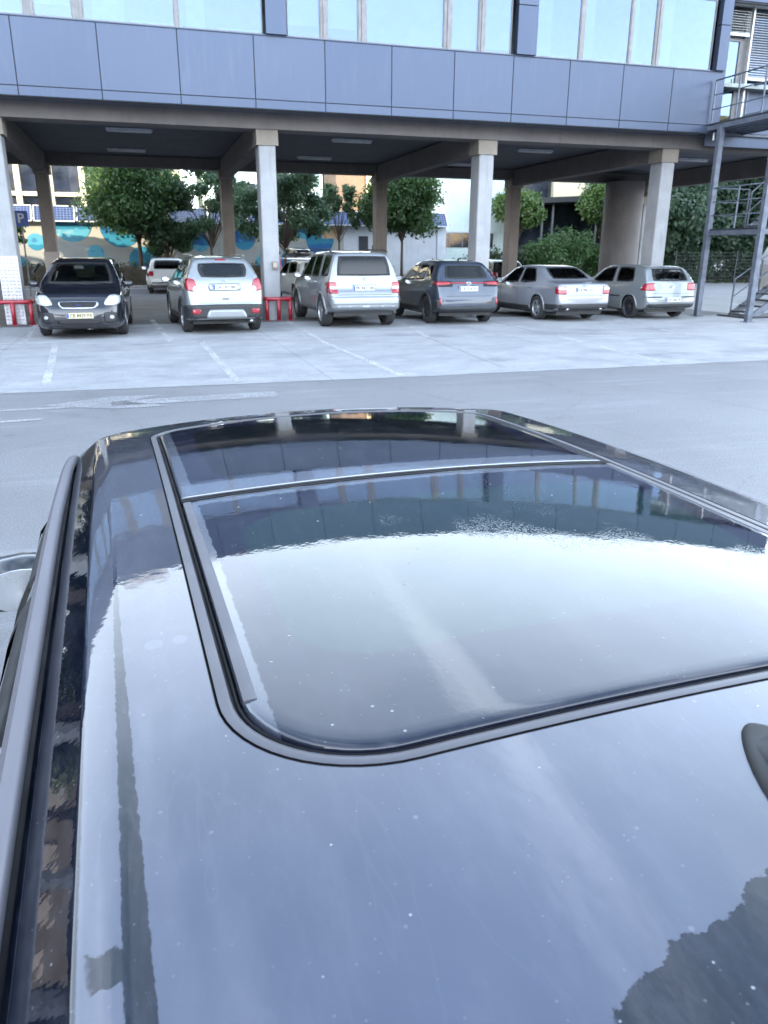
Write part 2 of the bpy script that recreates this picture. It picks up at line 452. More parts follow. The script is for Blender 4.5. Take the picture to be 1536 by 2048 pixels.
# rolled edge of the painted roof, continuing from the loft's last ring
n = len(A); last = [V[26 * n + k] for k in range(n)]
cu = .4
ring = 27
prof = [(.004, -.0003), (.010, -.0011), (.018, -.0024), (.026, -.0040), (.0325, -.0055), (.034, -.0062), (.0352, -.0070), (.045, -.0141), (.055, -.0214), (.065, -.0287), (.074, -.0353), (.080, -.0398), (.082, -.044), (.084, -.058), (.087, -.075)]
for off, dz in prof:
    for k in range(n):
        a = last[(k - 1) % n]; b = last[(k + 1) % n]
        t_ = Vector((b[0] - a[0], b[1] - a[1])); t_.normalize(); nn = Vector((t_.y, -t_.x))
        u, v = last[k][0] + nn.x * off, last[k][1] + nn.y * off
        V.append((u, v, zroof(last[k][0], v) + dz))
    for k in range(n):
        l = (k + 1) % n; F.append(((ring - 1) * n + k, (ring - 1) * n + l, ring * n + l, ring * n + k))
    ring += 1
o = mesh_obj('roof_panel', V, F, M['fgpaint'], car, True)
bm = bmesh.new(); bm.from_mesh(o.data); bmesh.ops.recalc_face_normals(bm, faces=bm.faces)
bm.to_mesh(o.data); bm.free()
# sunroof surround
strip('sunroof_gap', [(-.0005, .0002), (.0008, -.004), (.0018, -.004), (.0026, .0003)], M['sealrub'], car)
strip('sunroof_frame', [(.0024, -.002), (.0028, .0003), (.0050, .0007), (.0105, .0008), (.0138, .0004), (.0148, -.001), (.0152, -.010)], M['satin'], car)
strip('sunroof_seal', [(.0146, -.006), (.0175, -.006), (.0190, -.003), (.0205, -.0025), (.0222, -.005), (.0240, -.012), (.034, -.014)], M['sealrub'], car)
G0 = .0235
def glass_panel(name, label, re, fr, rr, rf, bow, mat):
    kw = dict(rear=re, front=fr, hw=.434 - G0, r_rear=rr, r_front=rf, bow=bow)
    spec = [(0.0, -.010), (0.0008, -.002), (.0025, -.0002), (.007, .0006), (.012, .0010)]
    V = []; F = []
    for d, h in spec: V += surf(outline(d, **kw), h)
    A = outline(.012, **kw); nn = len(A); cu = (re + fr) / 2
    S = 34
    for i in range(1, S + 1):
        k = i / S * .985
        V += surf([(a[0] + (cu - a[0]) * k, a[1] * (1 - k)) for a in A], .0010)
    R = len(V) // nn
    for i in range(R - 1):
        for k in range(nn):
            l = (k + 1) % nn; F.append((i * nn + k, i * nn + l, (i + 1) * nn + l, (i + 1) * nn + k))
    F.append(tuple((R - 1) * nn + k for k in range(nn)))
    o = mesh_obj(name, V, F, mat, car, True); tag(o, label)
    bm = bmesh.new(); bm.from_mesh(o.data); bmesh.ops.recalc_face_normals(bm, faces=bm.faces); bm.to_mesh(o.data); bm.free()
    return o
M['rg'] = mat_roof_glass(False); M['rgf'] = mat_roof_glass(True)
rear_g = glass_panel('sunroof_glass', 'rear sliding glass of the sunroof', G0, .757, .125, .03, .0, M['rg'])
front_g = glass_panel('sunroof_glass', 'front fixed glass of the sunroof', .769, 1.455 - G0, .012, .05, .35, M['rgf'])
# bright deflector strips between seal and rear glass, cross seal between the two panes
for s in (1, -1):
    V = []; F = []
    N = 40
    for i in range(N + 1):
        u = .135 + (.745 - .135) * i / N
        for dv, h in ((.0245, -.002), (.0250, .0016), (.029, .0022), (.035, .0022), (.0375, .0018), (.0380, .0008)):
            v = s * (.434 - dv); V.append((u, v, zroof(u, v) + h))
    for i in range(N):
        for k in range(5): F.append((i * 6 + k, i * 6 + k + 1, (i + 1) * 6 + k + 1, (i + 1) * 6 + k))
    F += [tuple(range(6)), tuple(N * 6 + k for k in range(6))]
    o = mesh_obj('deflector_strip', V, F, M['satin'], car, True); auto(o, 40)
V = []; F = []; N = 60
sec = ((.7560, -.004), (.7568, .0002), (.7600, .0004), (.7628, .0001), (.7640, -.0035), (.7655, -.0035), (.7660, .0002), (.7680, .0005), (.7725, .0006), (.7732, .0001))
for i in range(N + 1):
    v = -.409 + .818 * i / N
    for u, h in sec: V.append((u, v, zroof(u, v) + h))
for i in range(N):
    for k in range(9): F.append((i * 10 + k, i * 10 + k + 1, (i + 1) * 10 + k + 1, (i + 1) * 10 + k))
o = mesh_obj('cross_seal', V, F, M['sealrub'], car, True); auto(o, 60)
# sunroof tray under the glass, seen through nothing but closes the body
mb = MB(); mb.box(.0, 1.44, -.42, .42, 1.30, 1.335); mb.build('sunroof_tray', M['dark'], car)
# roof rails
for s in (1, -1):
    V = []; F = []; N = 70
    sec = [(-.0215, -.012), (-.021, -.010), (-.019, -.0035), (-.012, -.0012), (-.003, -.0004), (.007, -.0008), (.0085, -.0020), (.015, -.0032), (.019, -.007), (.022, -.012), (.0215, -.016)]
    m_ = len(sec)
    for i in range(N + 1):
        u = -.70 + (1.455 + .70) * i / N
        e = min(1, (1.47 - u) / .16, (u + .72) / .2); e = math.sqrt(max(.0, 1 - (1 - e) ** 2))
        vc = .617 - .012 * max(0, (u - .9)) - .03 * max(0, u - 1.25)
        for dv, dz in sec:
            V.append((u, s * (vc + dv * .56 * (.45 + .55 * e)), zroof(u, .56) - .027 + dz - .026 * (1 - e)))
    for i in range(N):
        for k in range(m_ - 1): F.append((i * m_ + k, i * m_ + k + 1, (i + 1) * m_ + k + 1, (i + 1) * m_ + k))
    F += [tuple(range(m_)), tuple(N * m_ + k for k in range(m_))]
    for i in range(N): F.append((i * m_ + m_ - 1, i * m_, (i + 1) * m_, (i + 1) * m_ + m_ - 1))
    o = MB().add(V, F).build('roof_rail', M['rail'], car); auto(o, 50)
    V = []; F = []
    for i in range(N + 1):
        u = -.66 + (1.38 + .66) * i / N; vc = .619 - .012 * max(0, (u - .9)) - .03 * max(0, u - 1.25)
        for dv, dz in ((-.019, -.07), (-.018, -.050), (.008, -.044), (.008, -.07)): V.append((u, s * (vc + dv), zroof(u, .56) + dz))
    for i in range(N):
        for k in range(3): F.append((i * 4 + k, i * 4 + k + 1, (i + 1) * 4 + k + 1, (i + 1) * 4 + k))
    F += [(0, 1, 2, 3), tuple(N * 4 + k for k in range(4))]
    MB().add(V, F).build('rail_seal', M['sealrub'], o)  # black strip added under the rail so the roof flank mirrors dark
# antenna fin
V = []; F = []; N = 24; K = 14
for i in range(N + 1):
    k = i / N; u = -.074 - .20 * k
    h = .062 * (k ** .75) * (1 if k < .9 else math.sqrt(max(0, 1 - ((k - .9) / .1) ** 2)) * .75 + .25)
    w = .006 + .042 * (math.sin(PI * min(1, .06 + k * .60)) ** .8)
    for j in range(K + 1):
        a = PI * j / K; c = math.cos(a)
        v = w * (abs(c) ** .9) * (1 if c > 0 else -1) * (1 - .45 * (math.sin(a) ** 2))
        V.append((u, v, zroof(u, v) + .004 + h * (math.sin(a) ** 1.15)))
for i in range(N):
    for j in range(K): F.append((i * (K + 1) + j, i * (K + 1) + j + 1, (i + 1) * (K + 1) + j + 1, (i + 1) * (K + 1) + j))
F += [tuple(range(K + 1)), tuple(N * (K + 1) + j for j in range(K + 1))]
fin = MB().add(V, F).build('antenna_fin', M['dark'], car); auto(fin, 45)
V = []; F = []; n2 = 40
for (g, h) in ((.009, .0), (.0075, .0035), (.004, .0052), (.0, .0056)):
    for k in range(n2):
        a = 2 * PI * k / n2; c, s = math.cos(a), math.sin(a)
        u = -.174 + (.112 + g) * c; w = (.053 + g + .008 * (-c)) * s * (1 - .35 * max(0, c) ** 2)
        V.append((u, w, zroof(u, w) + h))
for i in range(3):
    for k in range(n2): F.append((i * n2 + k, i * n2 + (k + 1) % n2, (i + 1) * n2 + (k + 1) % n2, (i + 1) * n2 + k))
F.append(tuple(3 * n2 + k for k in range(n2)))
g_ = MB().add(V, F).build('fin_gasket', M['black'], fin); auto(g_, 50)
# ================================================================ ground
def mat_asphalt():
    t = NT('asphalt'); n1 = t.noise(.55, 5, .6); n2 = t.noise(60, 3, .7); n3 = t.noise(.12, 3)
    c = t.mix(t.rng(n1, .3, .72), (.165, .165, .175), (.215, .215, .228))
    c = t.mix(t.rng(n3, .35, .7, 0, .5), c, (.235, .232, .24))
    c = t.mix(t.rng(n2, .35, .68), c, t.mix(.35, c, (.09, .09, .095)))
    cr = t.voro(.35, t.mapp((1, 1, 1)), 'DISTANCE_TO_EDGE')
    w = t.math('ADD', cr, t.math('MULTIPLY', t.math('SUBTRACT', t.noise(3, 5, .7), .5), .12))
    c = t.mix(t.math('MULTIPLY', t.rng(t.math('ABSOLUTE', w), .0, .006, 1, 0), .35), c, (.06, .06, .06))
    pt = t.rng(t.voro(1.1, out='Distance'), .05, .08, 1, 0)
    c = t.mix(t.math('MULTIPLY', pt, .4), c, (.07, .07, .07))
    c = t.mix(t.rng(t.noise(6, 6, .75), .52, .7, 0, .35), c, (.12, .12, .125)); c = t.mix(t.rng(t.noise(130, 3, .8), .52, .62, 0, .45), c, (.34, .34, .34))
    c = t.mix(t.rng(t.noise(1.6, 6, .7, t.mapp((.25, 2, 1))), .52, .72, 0, .35), c, (.34, .34, .36))
    t.set(Base_Color=c, Roughness=t.rng(n2, .3, .7, .42, .7), Specular_IOR_Level=.6)
    t.bump(t.math('ADD', n2, t.math('MULTIPLY', t.noise(160, 2), .5)), .55, .006); return t.m
def mat_apron():
    t = NT('old concrete apron'); n1 = t.noise(.9, 7, .72); n2 = t.noise(1.6, 8, .75, t.mapp((.8, 1.3, 1)))
    c = t.mix(t.rng(n1, .3, .7), (.27, .275, .29), (.38, .385, .40))
    c = t.mix(t.rng(n2, .48, .68, 0, .5), c, (.50, .505, .51))
    c = t.mix(t.rng(t.noise(.55, 5, .65, t.mapp((.75, 1.25, 1), loc=(5, 2, 0))), .50, .70, 0, .75), c, (.17, .18, .20))
    sp = t.noise(45, 3, .7); c = t.mix(t.rng(sp, .4, .7, 0, .4), c, (.16, .16, .17))
    gr = t.noise(120, 3, .8); c = t.mix(t.rng(gr, .5, .62, 0, .4), c, (.52, .52, .53)); c = t.mix(t.rng(t.noise(90, 2, .8), .56, .64, 0, .5), c, (.12, .12, .13))
    jn = t.math('ABSOLUTE', t.math('SUBTRACT', t.math('FRACT', t.math('DIVIDE', t.math('ADD', t.sep()[0], t.math('MULTIPLY', t.noise(2, 3), .06)), 5.1)), .5)); c = t.mix(t.rng(jn, .0, .004, .4, 0), c, (.1, .1, .1))
    pt = t.rng(t.voro(1.7, out='Distance'), .03, .05, 1, 0); c = t.mix(t.math('MULTIPLY', pt, .5), c, (.1, .1, .1))
    t.set(Base_Color=c, Roughness=.72); t.bump(sp, .4, .005); return t.m
def mat_worn(col=(.60, .60, .61), amount=.60, name='worn road paint'):
    t = NT(name); n = t.noise(9, 6, .7); n2 = t.noise(1.1, 4)
    a = t.rng(t.math('ADD', t.noise(38, 5, .75), t.math('MULTIPLY', n2, .5)), .56 + .35 * (amount - .5), .86 + .35 * (amount - .5), .32, .95)
    tr = t.n.new('ShaderNodeBsdfTransparent'); mx = t.n.new('ShaderNodeMixShader')
    t.set(Base_Color=t.mix(t.rng(t.noise(30, 3), .3, .7), col, tuple(c * .8 for c in col)), Roughness=.65)
    t.l.new(a, mx.inputs[0]); t.l.new(tr.outputs[0], mx.inputs[1]); t.l.new(t.b.outputs[0], mx.inputs[2]); t.shader(mx.outputs[0]); return t.m
M['asphalt'] = mat_asphalt(); M['apron'] = mat_apron(); M['line'] = mat_worn(); M['faint'] = mat_worn((.5, .5, .5), amount=.85, name='faint road paint')
def sheet(name, poly, z, mat, kind='structure'):
    # subdivide only by fan; flat sheet
    o = mesh_obj(name, [(x, y, z) for x, y in poly], [tuple(range(len(poly)))], mat); tag(o, kind=kind); return o
sheet('ground', [(-600, -600), (600, -600), (600, 900), (-600, 900)], -.004, simple('far ground', (.13, .13, .12), .9, sc=.2))
sheet('road', [(-40, -30), (60, -30), (60, 60), (-40, 60)], 0, M['asphalt'])
def rag(p, q, n=60, amp=.03):
    out = []
    for i in range(n + 1):
        k = i / n; out.append((p[0] + (q[0] - p[0]) * k, p[1] + (q[1] - p[1]) * k + random.uniform(-amp, amp) * (0 < i < n)))
    return out
edge = rag((-30, 11.05), (4, 11.0), 70) + rag((4, 11.0), (34, 12.1), 70)[1:]
sheet('parking_apron', edge + [(34, 20.2), (15.6, 20.2), (15.6, 21.0), (-30, 20.6)], .004, M['apron'])
# the lot under the building is a darker, blotchy asphalt sheet
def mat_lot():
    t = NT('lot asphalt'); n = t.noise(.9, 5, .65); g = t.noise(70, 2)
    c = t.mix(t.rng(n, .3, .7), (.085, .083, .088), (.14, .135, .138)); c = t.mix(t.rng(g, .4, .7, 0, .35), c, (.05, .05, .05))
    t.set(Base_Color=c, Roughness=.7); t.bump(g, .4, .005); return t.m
M['lot'] = mat_lot()
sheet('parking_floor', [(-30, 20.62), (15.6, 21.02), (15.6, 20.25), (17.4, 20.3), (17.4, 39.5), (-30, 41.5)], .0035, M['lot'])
def stripe(name, p, q, w=.10, z=.008, mat='line', n=8):
    p, q = Vector((*p, 0)), Vector((*q, 0)); t = (q - p).normalized(); s = Vector((-t.y, t.x, 0)) * w / 2
    V = []; F = []
    for i in range(n + 1):
        c = p + (q - p) * i / n; V += [c + s + Vector((0, 0, z)), c - s + Vector((0, 0, z))]
    for i in range(n): F.append((2 * i, 2 * i + 1, 2 * i + 3, 2 * i + 2))
    o = mesh_obj(name, V, F, M[mat]); tag(o, kind='structure'); return o
for p, q, w, mt in [((-12, 16.6), (-2.9, 16.95), .12, 'faint'), ((-2.9, 16.95), (3.5, 16.3), .12, 'line'), ((3.5, 16.32), (14.2, 15.2), .12, 'line'), ((14.2, 15.2), (30, 14.3), .12, 'faint'),
                    ((.14, 22.2), (.43, 16.75), .12, 'line'), ((1.03, 16.7), (1.17, 11.2), .12, 'line'), ((-1.75, 16.7), (-1.41, 11.6), .12, 'line'),
                    ((3.59, 20.9), (3.47, 16.35), .12, 'line'), ((3.43, 16.2), (3.61, 11.1), .12, 'line'), ((6.4, 20.0), (5.83, 16.0), .12, 'line'),
                    ((5.83, 15.9), (5.51, 11.6), .11, 'faint'), ((8.9, 19.8), (8.73, 16.1), .11, 'faint'), ((8.73, 15.8), (8.43, 11.4), .12, 'line'),
                    ((12.4, 19.6), (11.9, 15.7), .11, 'line'), ((-2.64, 21.4), (-2.35, 17.0), .12, 'line'),
                    ((-2.0, 40.0), (-1.7, 35.2), .12, 'line'), ((2.4, 40.0), (2.5, 35.2), .12, 'line'), ((-6, 35.3), (12, 34.9), .12, 'faint'),
                    ((22.5, 29.0), (34, 31.0), .14, 'line'), ((19.0, 24.2), (21.2, 24.6), .14, 'line')]:
    stripe('painted_line', p, q, w, mat=mt)
# smeared white arrow in the lane
V = []; F = []
def quad_(pts, z=.008): n = len(V); V.extend([(x, y, z) for x, y in pts]); F.append(tuple(range(n, n + len(pts))))
quad_([(-.5, 10.05), (1.55, 10.25), (1.55, 9.85), (-.5, 9.75)]); quad_([(-1.3, 9.95), (-.5, 10.4), (.1, 10.38), (-.3, 10.0), (.15, 9.6), (-.4, 9.55)])
arrow = mesh_obj('road_arrow', V, F, mat_worn((.45, .45, .47), .74, 'rubbed road paint')); tag(arrow, kind='structure')
stripe('painted_line', (-1.9, 9.75), (-.9, 9.8), .10, mat='faint'); stripe('painted_line', (-2.3, 9.0), (-1.2, 9.15), .10, mat='faint')
# kerbs and a hedge bank behind the lot
M['kerb'] = simple('kerb stone', (.27, .26, .25), .8, bump=.3)
def kerb(name, x0, x1, y0, y1, h=.12):
    o = MB().cbox(x0, x1, y0, y1, -.01, h, .02).build(name, M['kerb']); tag(o, kind='structure')
kerb('kerb', -30, 17.3, 41.6, 41.8); kerb('kerb', 17.42, 60, 44.4, 44.6); kerb('kerb', 34, 70, 46.0, 46.3, .6)

# ================================================================ office building on pillars
def mat_render(name, a, b, rough=.85):
    t = NT(name); n = t.noise(1.3, 6, .65); g = t.noise(55, 3, .7)
    z = t.sep()[2]
    st = t.noise(2.2, 5, .7, t.mapp((3, 3, .35)))
    c = t.mix(t.rng(n, .3, .7), a, b); c = t.mix(t.rng(st, .52, .75, 0, .45), c, tuple(x * .62 for x in a)); c = t.mix(t.rng(g, .45, .7, 0, .25), c, tuple(x * .7 for x in a))
    t.set(Base_Color=c, Roughness=rough); t.bump(g, .35, .004); return t.m
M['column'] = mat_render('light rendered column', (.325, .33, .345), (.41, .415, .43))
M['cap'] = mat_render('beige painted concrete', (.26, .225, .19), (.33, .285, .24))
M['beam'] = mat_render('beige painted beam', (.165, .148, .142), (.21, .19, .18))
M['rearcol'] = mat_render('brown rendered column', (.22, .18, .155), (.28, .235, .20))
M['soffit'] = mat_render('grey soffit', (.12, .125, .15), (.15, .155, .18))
def mat_panel():
    t = NT('blue grey cladding'); n = t.noise(.35, 3); s = t.noise(1.6, 5, .6, t.mapp((6, 6, .6)))
    oi = t.n.new('ShaderNodeObjectInfo')
    c = t.mix(t.rng(n, .3, .7), (.054, .072, .116), (.066, .086, .134))
    c = t.mix(t.rng(oi.outputs['Random'], 0, 1, 0, .28), c, (.086, .104, .15))
    c = t.mix(t.rng(s, .5, .8, 0, .2), c, (.14, .15, .18))
    t.set(Base_Color=c, Metallic=.55, Roughness=t.rng(n, .2, .8, .30, .42)); return t.m
M['panel'] = mat_panel()
M['frame'] = simple('grey window frame', (.20, .195, .20), .45, .2)
M['pane'] = glassy('mirror coated pane', (.58, .65, .70), .10, rcol=(.58, .72, .98), rough=.012)
def mat_blind():
    t = NT('pale blind'); z = t.sep()[2]
    w = t.math('SINE', t.math('MULTIPLY', z, 2 * PI / .027)); sag = t.noise(1.3, 3)
    c = t.mix(t.rng(w, -1, 1, .0, .5), (.60, .64, .62), (.34, .38, .38)); c = t.mix(t.rng(sag, .4, .6, 0, .6), c, (.28, .34, .38))
    t.set(Base_Color=c, Roughness=.6); return t.m
M['blind'] = mat_blind()
M['room'] = simple('room wall', (.30, .33, .33), .8)
bld = empty('office_building', (6, 20.5, 0)); tag(bld, 'office building raised on concrete pillars with blue grey cladding and mirrored windows', 'building')
def part(name, mb, mat, smooth=False, parent=None, label=None):
    o = mb.build(name, mat, None, smooth); o.parent = parent or bld
    if (parent or bld) is bld: o.matrix_parent_inverse = bld.matrix_basis.inverted()
    if label: o['label'] = label
    return o
XL, XR = -31.0, 15.86        # the bay in front; the louvred bay runs on to XR2
XR2 = 21.4
YF = 20.5
cols = [-27.6, -21.5, -15.4, -9.25, -3.08, 3.30, 9.33, 15.13, 21.6]
for i, x in enumerate(cols):
    wx = .215
    for (yy, dy) in ((21.46, .30), (31.6, .30)):
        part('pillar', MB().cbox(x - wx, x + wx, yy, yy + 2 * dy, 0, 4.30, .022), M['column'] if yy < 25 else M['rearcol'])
        part('pillar_cap', MB().box(x - wx - .05, x + wx + .07, yy - .03, yy + 2 * dy + .03, 4.30, 4.66), M['cap'])
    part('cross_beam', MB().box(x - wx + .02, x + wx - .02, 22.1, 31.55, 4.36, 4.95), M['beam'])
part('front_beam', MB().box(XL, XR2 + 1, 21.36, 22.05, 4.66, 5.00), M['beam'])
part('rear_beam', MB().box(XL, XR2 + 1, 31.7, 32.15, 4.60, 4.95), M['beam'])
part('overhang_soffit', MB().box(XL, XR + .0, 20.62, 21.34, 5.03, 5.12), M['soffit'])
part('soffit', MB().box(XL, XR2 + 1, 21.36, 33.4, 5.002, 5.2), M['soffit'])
# round stair core under the far bay and its neighbouring thin column
cyl = part('round_pillar', MB().lathe([(.80, 0), (.80, 4.58)], 48, 'z', (19.85, 31.0, 0)), M['beam'], True)
part('thin_pillar', MB().cbox(21.0, 21.3, 31.2, 31.6, 0, 3.75, .02), M['column'])
part('thin_pillar_cap', MB().box(20.85, 21.4, 31.1, 31.7, 3.75, 4.05), M['cap'])
# body of the raised storey: dark backing wall set behind panels, roof
M['back'] = simple('dark backing', (.03, .035, .045), .7)
part('backing_wall', MB().box(XL, XR - .02, YF + .03, YF + .12, 5.02, 6.52), M['back'])
part('upper_backing', MB().box(XL, XR2, YF + .03, YF + .12, 8.22, 9.62), M['back'])
part('roof', MB().box(XL, XR2 + .2, YF + .2, 33.4, 9.3, 9.5), M['soffit'])
part('rear_wall', MB().box(XL, XR2 + .2, 33.3, 33.5, 5.2, 9.3), M['soffit'])
part('side_wall', MB().box(XR2 + .2, XR2 + .4, 21.0, 33.3, 5.0, 9.7), M['panel'])
part('side_wall', MB().box(XL - .2, XL, YF, 33.3, 5.0, 9.7), M['panel'])
part('room_floor', MB().box(XL, XR2, YF + .14, 33.2, 6.20, 6.30), M['room'])
part('room_back', MB().box(XL, XR2, YF + 2.6, YF + 2.7, 6.30, 9.3), M['room'])
joints = [-31, -29.3, -27.6, -25.9, -24.2, -22.5, -20.8, -19.1, -17.4, -15.7, -14, -12.3, -10.6, -8.93, -7.26, -5.6, -3.94, -2.25, -.51, 1.21, 2.93, 4.62, 6.29, 7.93, 9.54, 11.15, 12.75, 14.29, 15.86]
g = .011
for a, b in zip(joints, joints[1:]):
    part('cladding_panel', MB().box(a + g, b - g, YF, YF + .025, 5.185, 6.50), M['panel'])
    part('lower_panel', MB().box(a + g, b - g, YF, YF + .025, 4.985, 5.165), M['panel'])
for k in range(32):
    a = XL + k * 1.66; b = min(a + 1.66, XR2)
    if b > a: part('parapet_panel', MB().box(a + g, b - g, YF, YF + .025, 8.26, 9.68), M['panel'])
part('parapet_cap', MB().box(XL - .05, XR2 + .25, YF - .03, YF + .25, 9.68, 9.72), M['frame'])
part('drip_strip', MB().box(XL, XR, YF + .03, YF + .16, 4.965, 4.982), M['back'])
part('window_sill', MB().box(XL, XR, YF - .03, YF + .13, 6.505, 6.525), M['panel'])
# window band between cladding piers
Z0, Z1 = 6.53, 8.22
panes = [(-1.75, -.97, 1), (-.75, 1.19, 2), (1.28, 3.16, 0), (3.74, 4.53, 1), (4.70, 5.46, 1), (5.65, 7.64, 1), (7.83, 8.56, 3), (8.72, 9.46, 1), (10.14, 11.39, 2), (11.50, 12.86, 0), (12.93, 13.63, 2), (13.79, 15.45, 0)]
panes = [(x0 - s_, x1 - s_, k) for s_ in (13.34, 26.68) for x0, x1, k in panes if x0 > -.8 and x0 - s_ > XL + .2 and x1 - s_ < (-1.9 if s_ < 14 else -12.4)] + panes
piers = [(-23.3, -22.9), (-16.9, -16.5), (-9.98, -9.5), (-3.7, -3.2), (3.22, 3.70), (9.56, 10.10), (15.55, 15.86)]
for a, b in piers:
    part('cladding_pier', MB().box(a, b, YF - .12, YF + .08, Z0, Z1 - .62), M['panel']); part('cladding_pier', MB().box(a, b, YF - .12, YF + .08, Z1 - .60, Z1 + .03), M['panel'])
prev = XL
for x0, x1, k in sorted(panes):
    # frame members left of this pane
    if x0 - prev > .02 and not any(a - .15 < (prev + x0) / 2 < b + .15 for a, b in piers):
        part('mullion', MB().box(prev + .003, x0 - .003, YF + .02, YF + .10, Z0, Z1), M['frame'])
        if x0 - prev > .12: part('mullion_cover', MB().box((prev + x0) / 2 - .02, (prev + x0) / 2 + .02, YF - .01, YF + .018, Z0, Z1), M['frame'])
    prev = x1
    w = part('window', MB().box(x0, x1, YF + .055, YF + .065, Z0 + .03, Z1 - .03), M['pane'])
    fr = MB(); fr.box(x0, x1, YF + .03, YF + .09, Z0, Z0 + .028); fr.box(x0, x1, YF + .03, YF + .09, Z1 - .028, Z1)
    if k in (0, 1, 2, 3): fr.box(x0, x0 + .02, YF + .034, YF + .088, Z0 + .03, Z1 - .03); fr.box(x1 - .02, x1, YF + .034, YF + .088, Z0 + .03, Z1 - .03)
    part('window_frame', fr, M['frame'], parent=w)
    zb = {0: None, 1: Z0 + random.choice([.0, .12, .28]), 2: None, 3: Z0 + .0}[k]
    if zb is not None: part('blind', MB().box(x0 + .02, x1 - .02, YF + .17, YF + .18, zb, Z1), M['blind'])
    if k in (0, 2):
        ww = x1 - x0
        part('curtain', MB().box(x0 + ww * .1, x0 + ww * (.32 if k == 0 else .45), YF + .3, YF + .32, Z0, Z1), M['blind'])
        part('shelf', MB().cbox(x0 + ww * .5, x1, YF + .5, YF + .9, Z0 - .2, Z0 + .18, .02), M['white'])
for p in ():
    pass
# white overflow pipe at the cladding corner
part('drain_pipe', MB().lathe([(.022, 4.80), (.022, 5.0)], 12, 'z', (15.80, YF - .04, 0)), M['white'], True)
# ---- louvred bay, set back
YB = 21.05
part('bay_pier', MB().box(15.86, 15.98, YF + .03, YB + .1, 5.0, 8.3), M['panel'])
dr = part('glass_door', MB().box(16.02, 16.72, YB, YB + .012, 5.28, 7.42), M['pane'])
fr = MB()
for x0, x1, z0, z1 in ((15.99, 16.05, 5.2, 7.5), (16.72, 16.86, 5.2, 7.5), (16.05, 16.72, 7.42, 7.5), (16.05, 16.72, 5.2, 5.28)): fr.box(x0, x1, YB - .03, YB + .05, z0, z1)
part('door_frame', fr, M['frame'], parent=dr)
part('door_handle', MB().tube([(16.66, YB - .05, 6.15), (16.66, YB - .05, 6.5)], .015, 8), M['dark'], parent=dr)
part('bay_window', MB().box(17.0, XR2, YB, YB + .012, 6.3, 8.2), M['pane'])
for x in (16.86, 18.5, 20.0): part('bay_post', MB().box(x, x + .14, YB - .03, YB + .05, 6.24, 8.2), M['frame'])
part('bay_wall', MB().box(16.88, XR2, YB, YB + .1, 5.0, 6.22), M['back'])
for k in range(3):
    a = 16.9 + k * 1.5; part('cladding_panel', MB().box(a + g, a + 1.5 - g, YB - .03, YB - .004, 5.1, 6.2), M['panel'])
part('bay_fascia', MB().box(15.88, XR2, 20.95, 21.0, 4.72, 5.0), M['panel'])
part('bay_soffit', MB().box(15.88, XR2, YB - .2, YB + .3, 5.0, 5.06), M['soffit'])
M['slat'] = simple('pale aluminium slat', (.55, .56, .56), .35, .5)
# external venetian blinds: slats over the door raised, slats over the windows closed further down
def louvre(x0, x1, z0, z1, step=.075):
    n = int((z1 - z0) / step)
    me = None
    for k in range(n):
        z = z0 + k * step
        if me is None:
            V = [(x0, -.035, -.006), (x1, -.035, -.006), (x1, -.01, .014), (x0, -.01, .014), (x1, .035, .020), (x0, .035, .020), (x0, -.035, -.010), (x1, -.035, -.010), (x1, .035, .016), (x0, .035, .016)]
            F = [(0, 1, 2, 3), (3, 2, 4, 5), (6, 9, 8, 7), (0, 6, 7, 1), (5, 4, 8, 9)]
            o = mesh_obj('louvre_slat', V, F, M['slat']); me = o
        else:
            o = me.copy(); COL.objects.link(o)
        o.location = (0, YB - .16, z); o.parent = bld; o.matrix_parent_inverse = bld.matrix_basis.inverted()
    part('blind_rail', MB().box(x0, x1, YB - .20, YB - .10, z0 - .10, z0 - .03), M['slat'])
louvre(16.0, 16.86, 7.62, 8.22, .062); louvre(17.0, 18.45, 6.55, 8.22, .062); louvre(18.55, 20.0, 6.55, 8.22, .062); louvre(20.1, 21.3, 6.55, 8.22, .062)
for x in (16.93, 18.5, 20.05): part('guide_rail', MB().box(x - .025, x + .025, YB - .22, YB - .12, 5.3, 8.25), M['slat'])
part('blind_box', MB().box(15.98, XR2, YB - .25, YB - .05, 8.26, 8.40), M['white'])

# ---- ceiling lamps under the slab (each its own thing)
M['lampbody'] = simple('white lamp body', (.58, .60, .66), .4)
def ceiling_lamp(x, y, label, w=1.25):
    r = empty('ceiling_lamp', (x, y, 4.93)); tag(r, label, 'ceiling lamp', 'tube lamps under the raised building')
    MB().cbox(-w / 2, w / 2, -.10, .10, -.0, .06, .01).build('lamp_body', M['lampbody'], r)
    for s in (-.05, .05): MB().tube([(-w / 2 + .03, s, -.02), (w / 2 - .03, s, -.02)], .016, 8).build('lamp_tube', M['white'], r, True)
    MB().box(-.01, .01, -.02, .02, .06, .075).build('hanger', M['dark'], r)
for x, y, lb in [(0, 24.95, 'unlit tube lamp on the ceiling of the left bay, nearer the road'), (-.15, 29.8, 'unlit tube lamp on the ceiling of the left bay, further from the road'),
                 (6.45, 25.1, 'unlit tube lamp on the ceiling of the middle bay, nearer the road'), (6.3, 29.95, 'unlit tube lamp on the ceiling of the middle bay, further from the road'),
                 (12.8, 25.5, 'unlit tube lamp on the ceiling between the third and fourth front pillars, nearer the road'), (12.0, 30.2, 'unlit tube lamp on the ceiling behind the third front pillar, mostly hidden'),
                 (19.3, 26.0, 'unlit tube lamp on the ceiling between the fourth pillar and the steel stair')]:
    ceiling_lamp(x, y, lb)
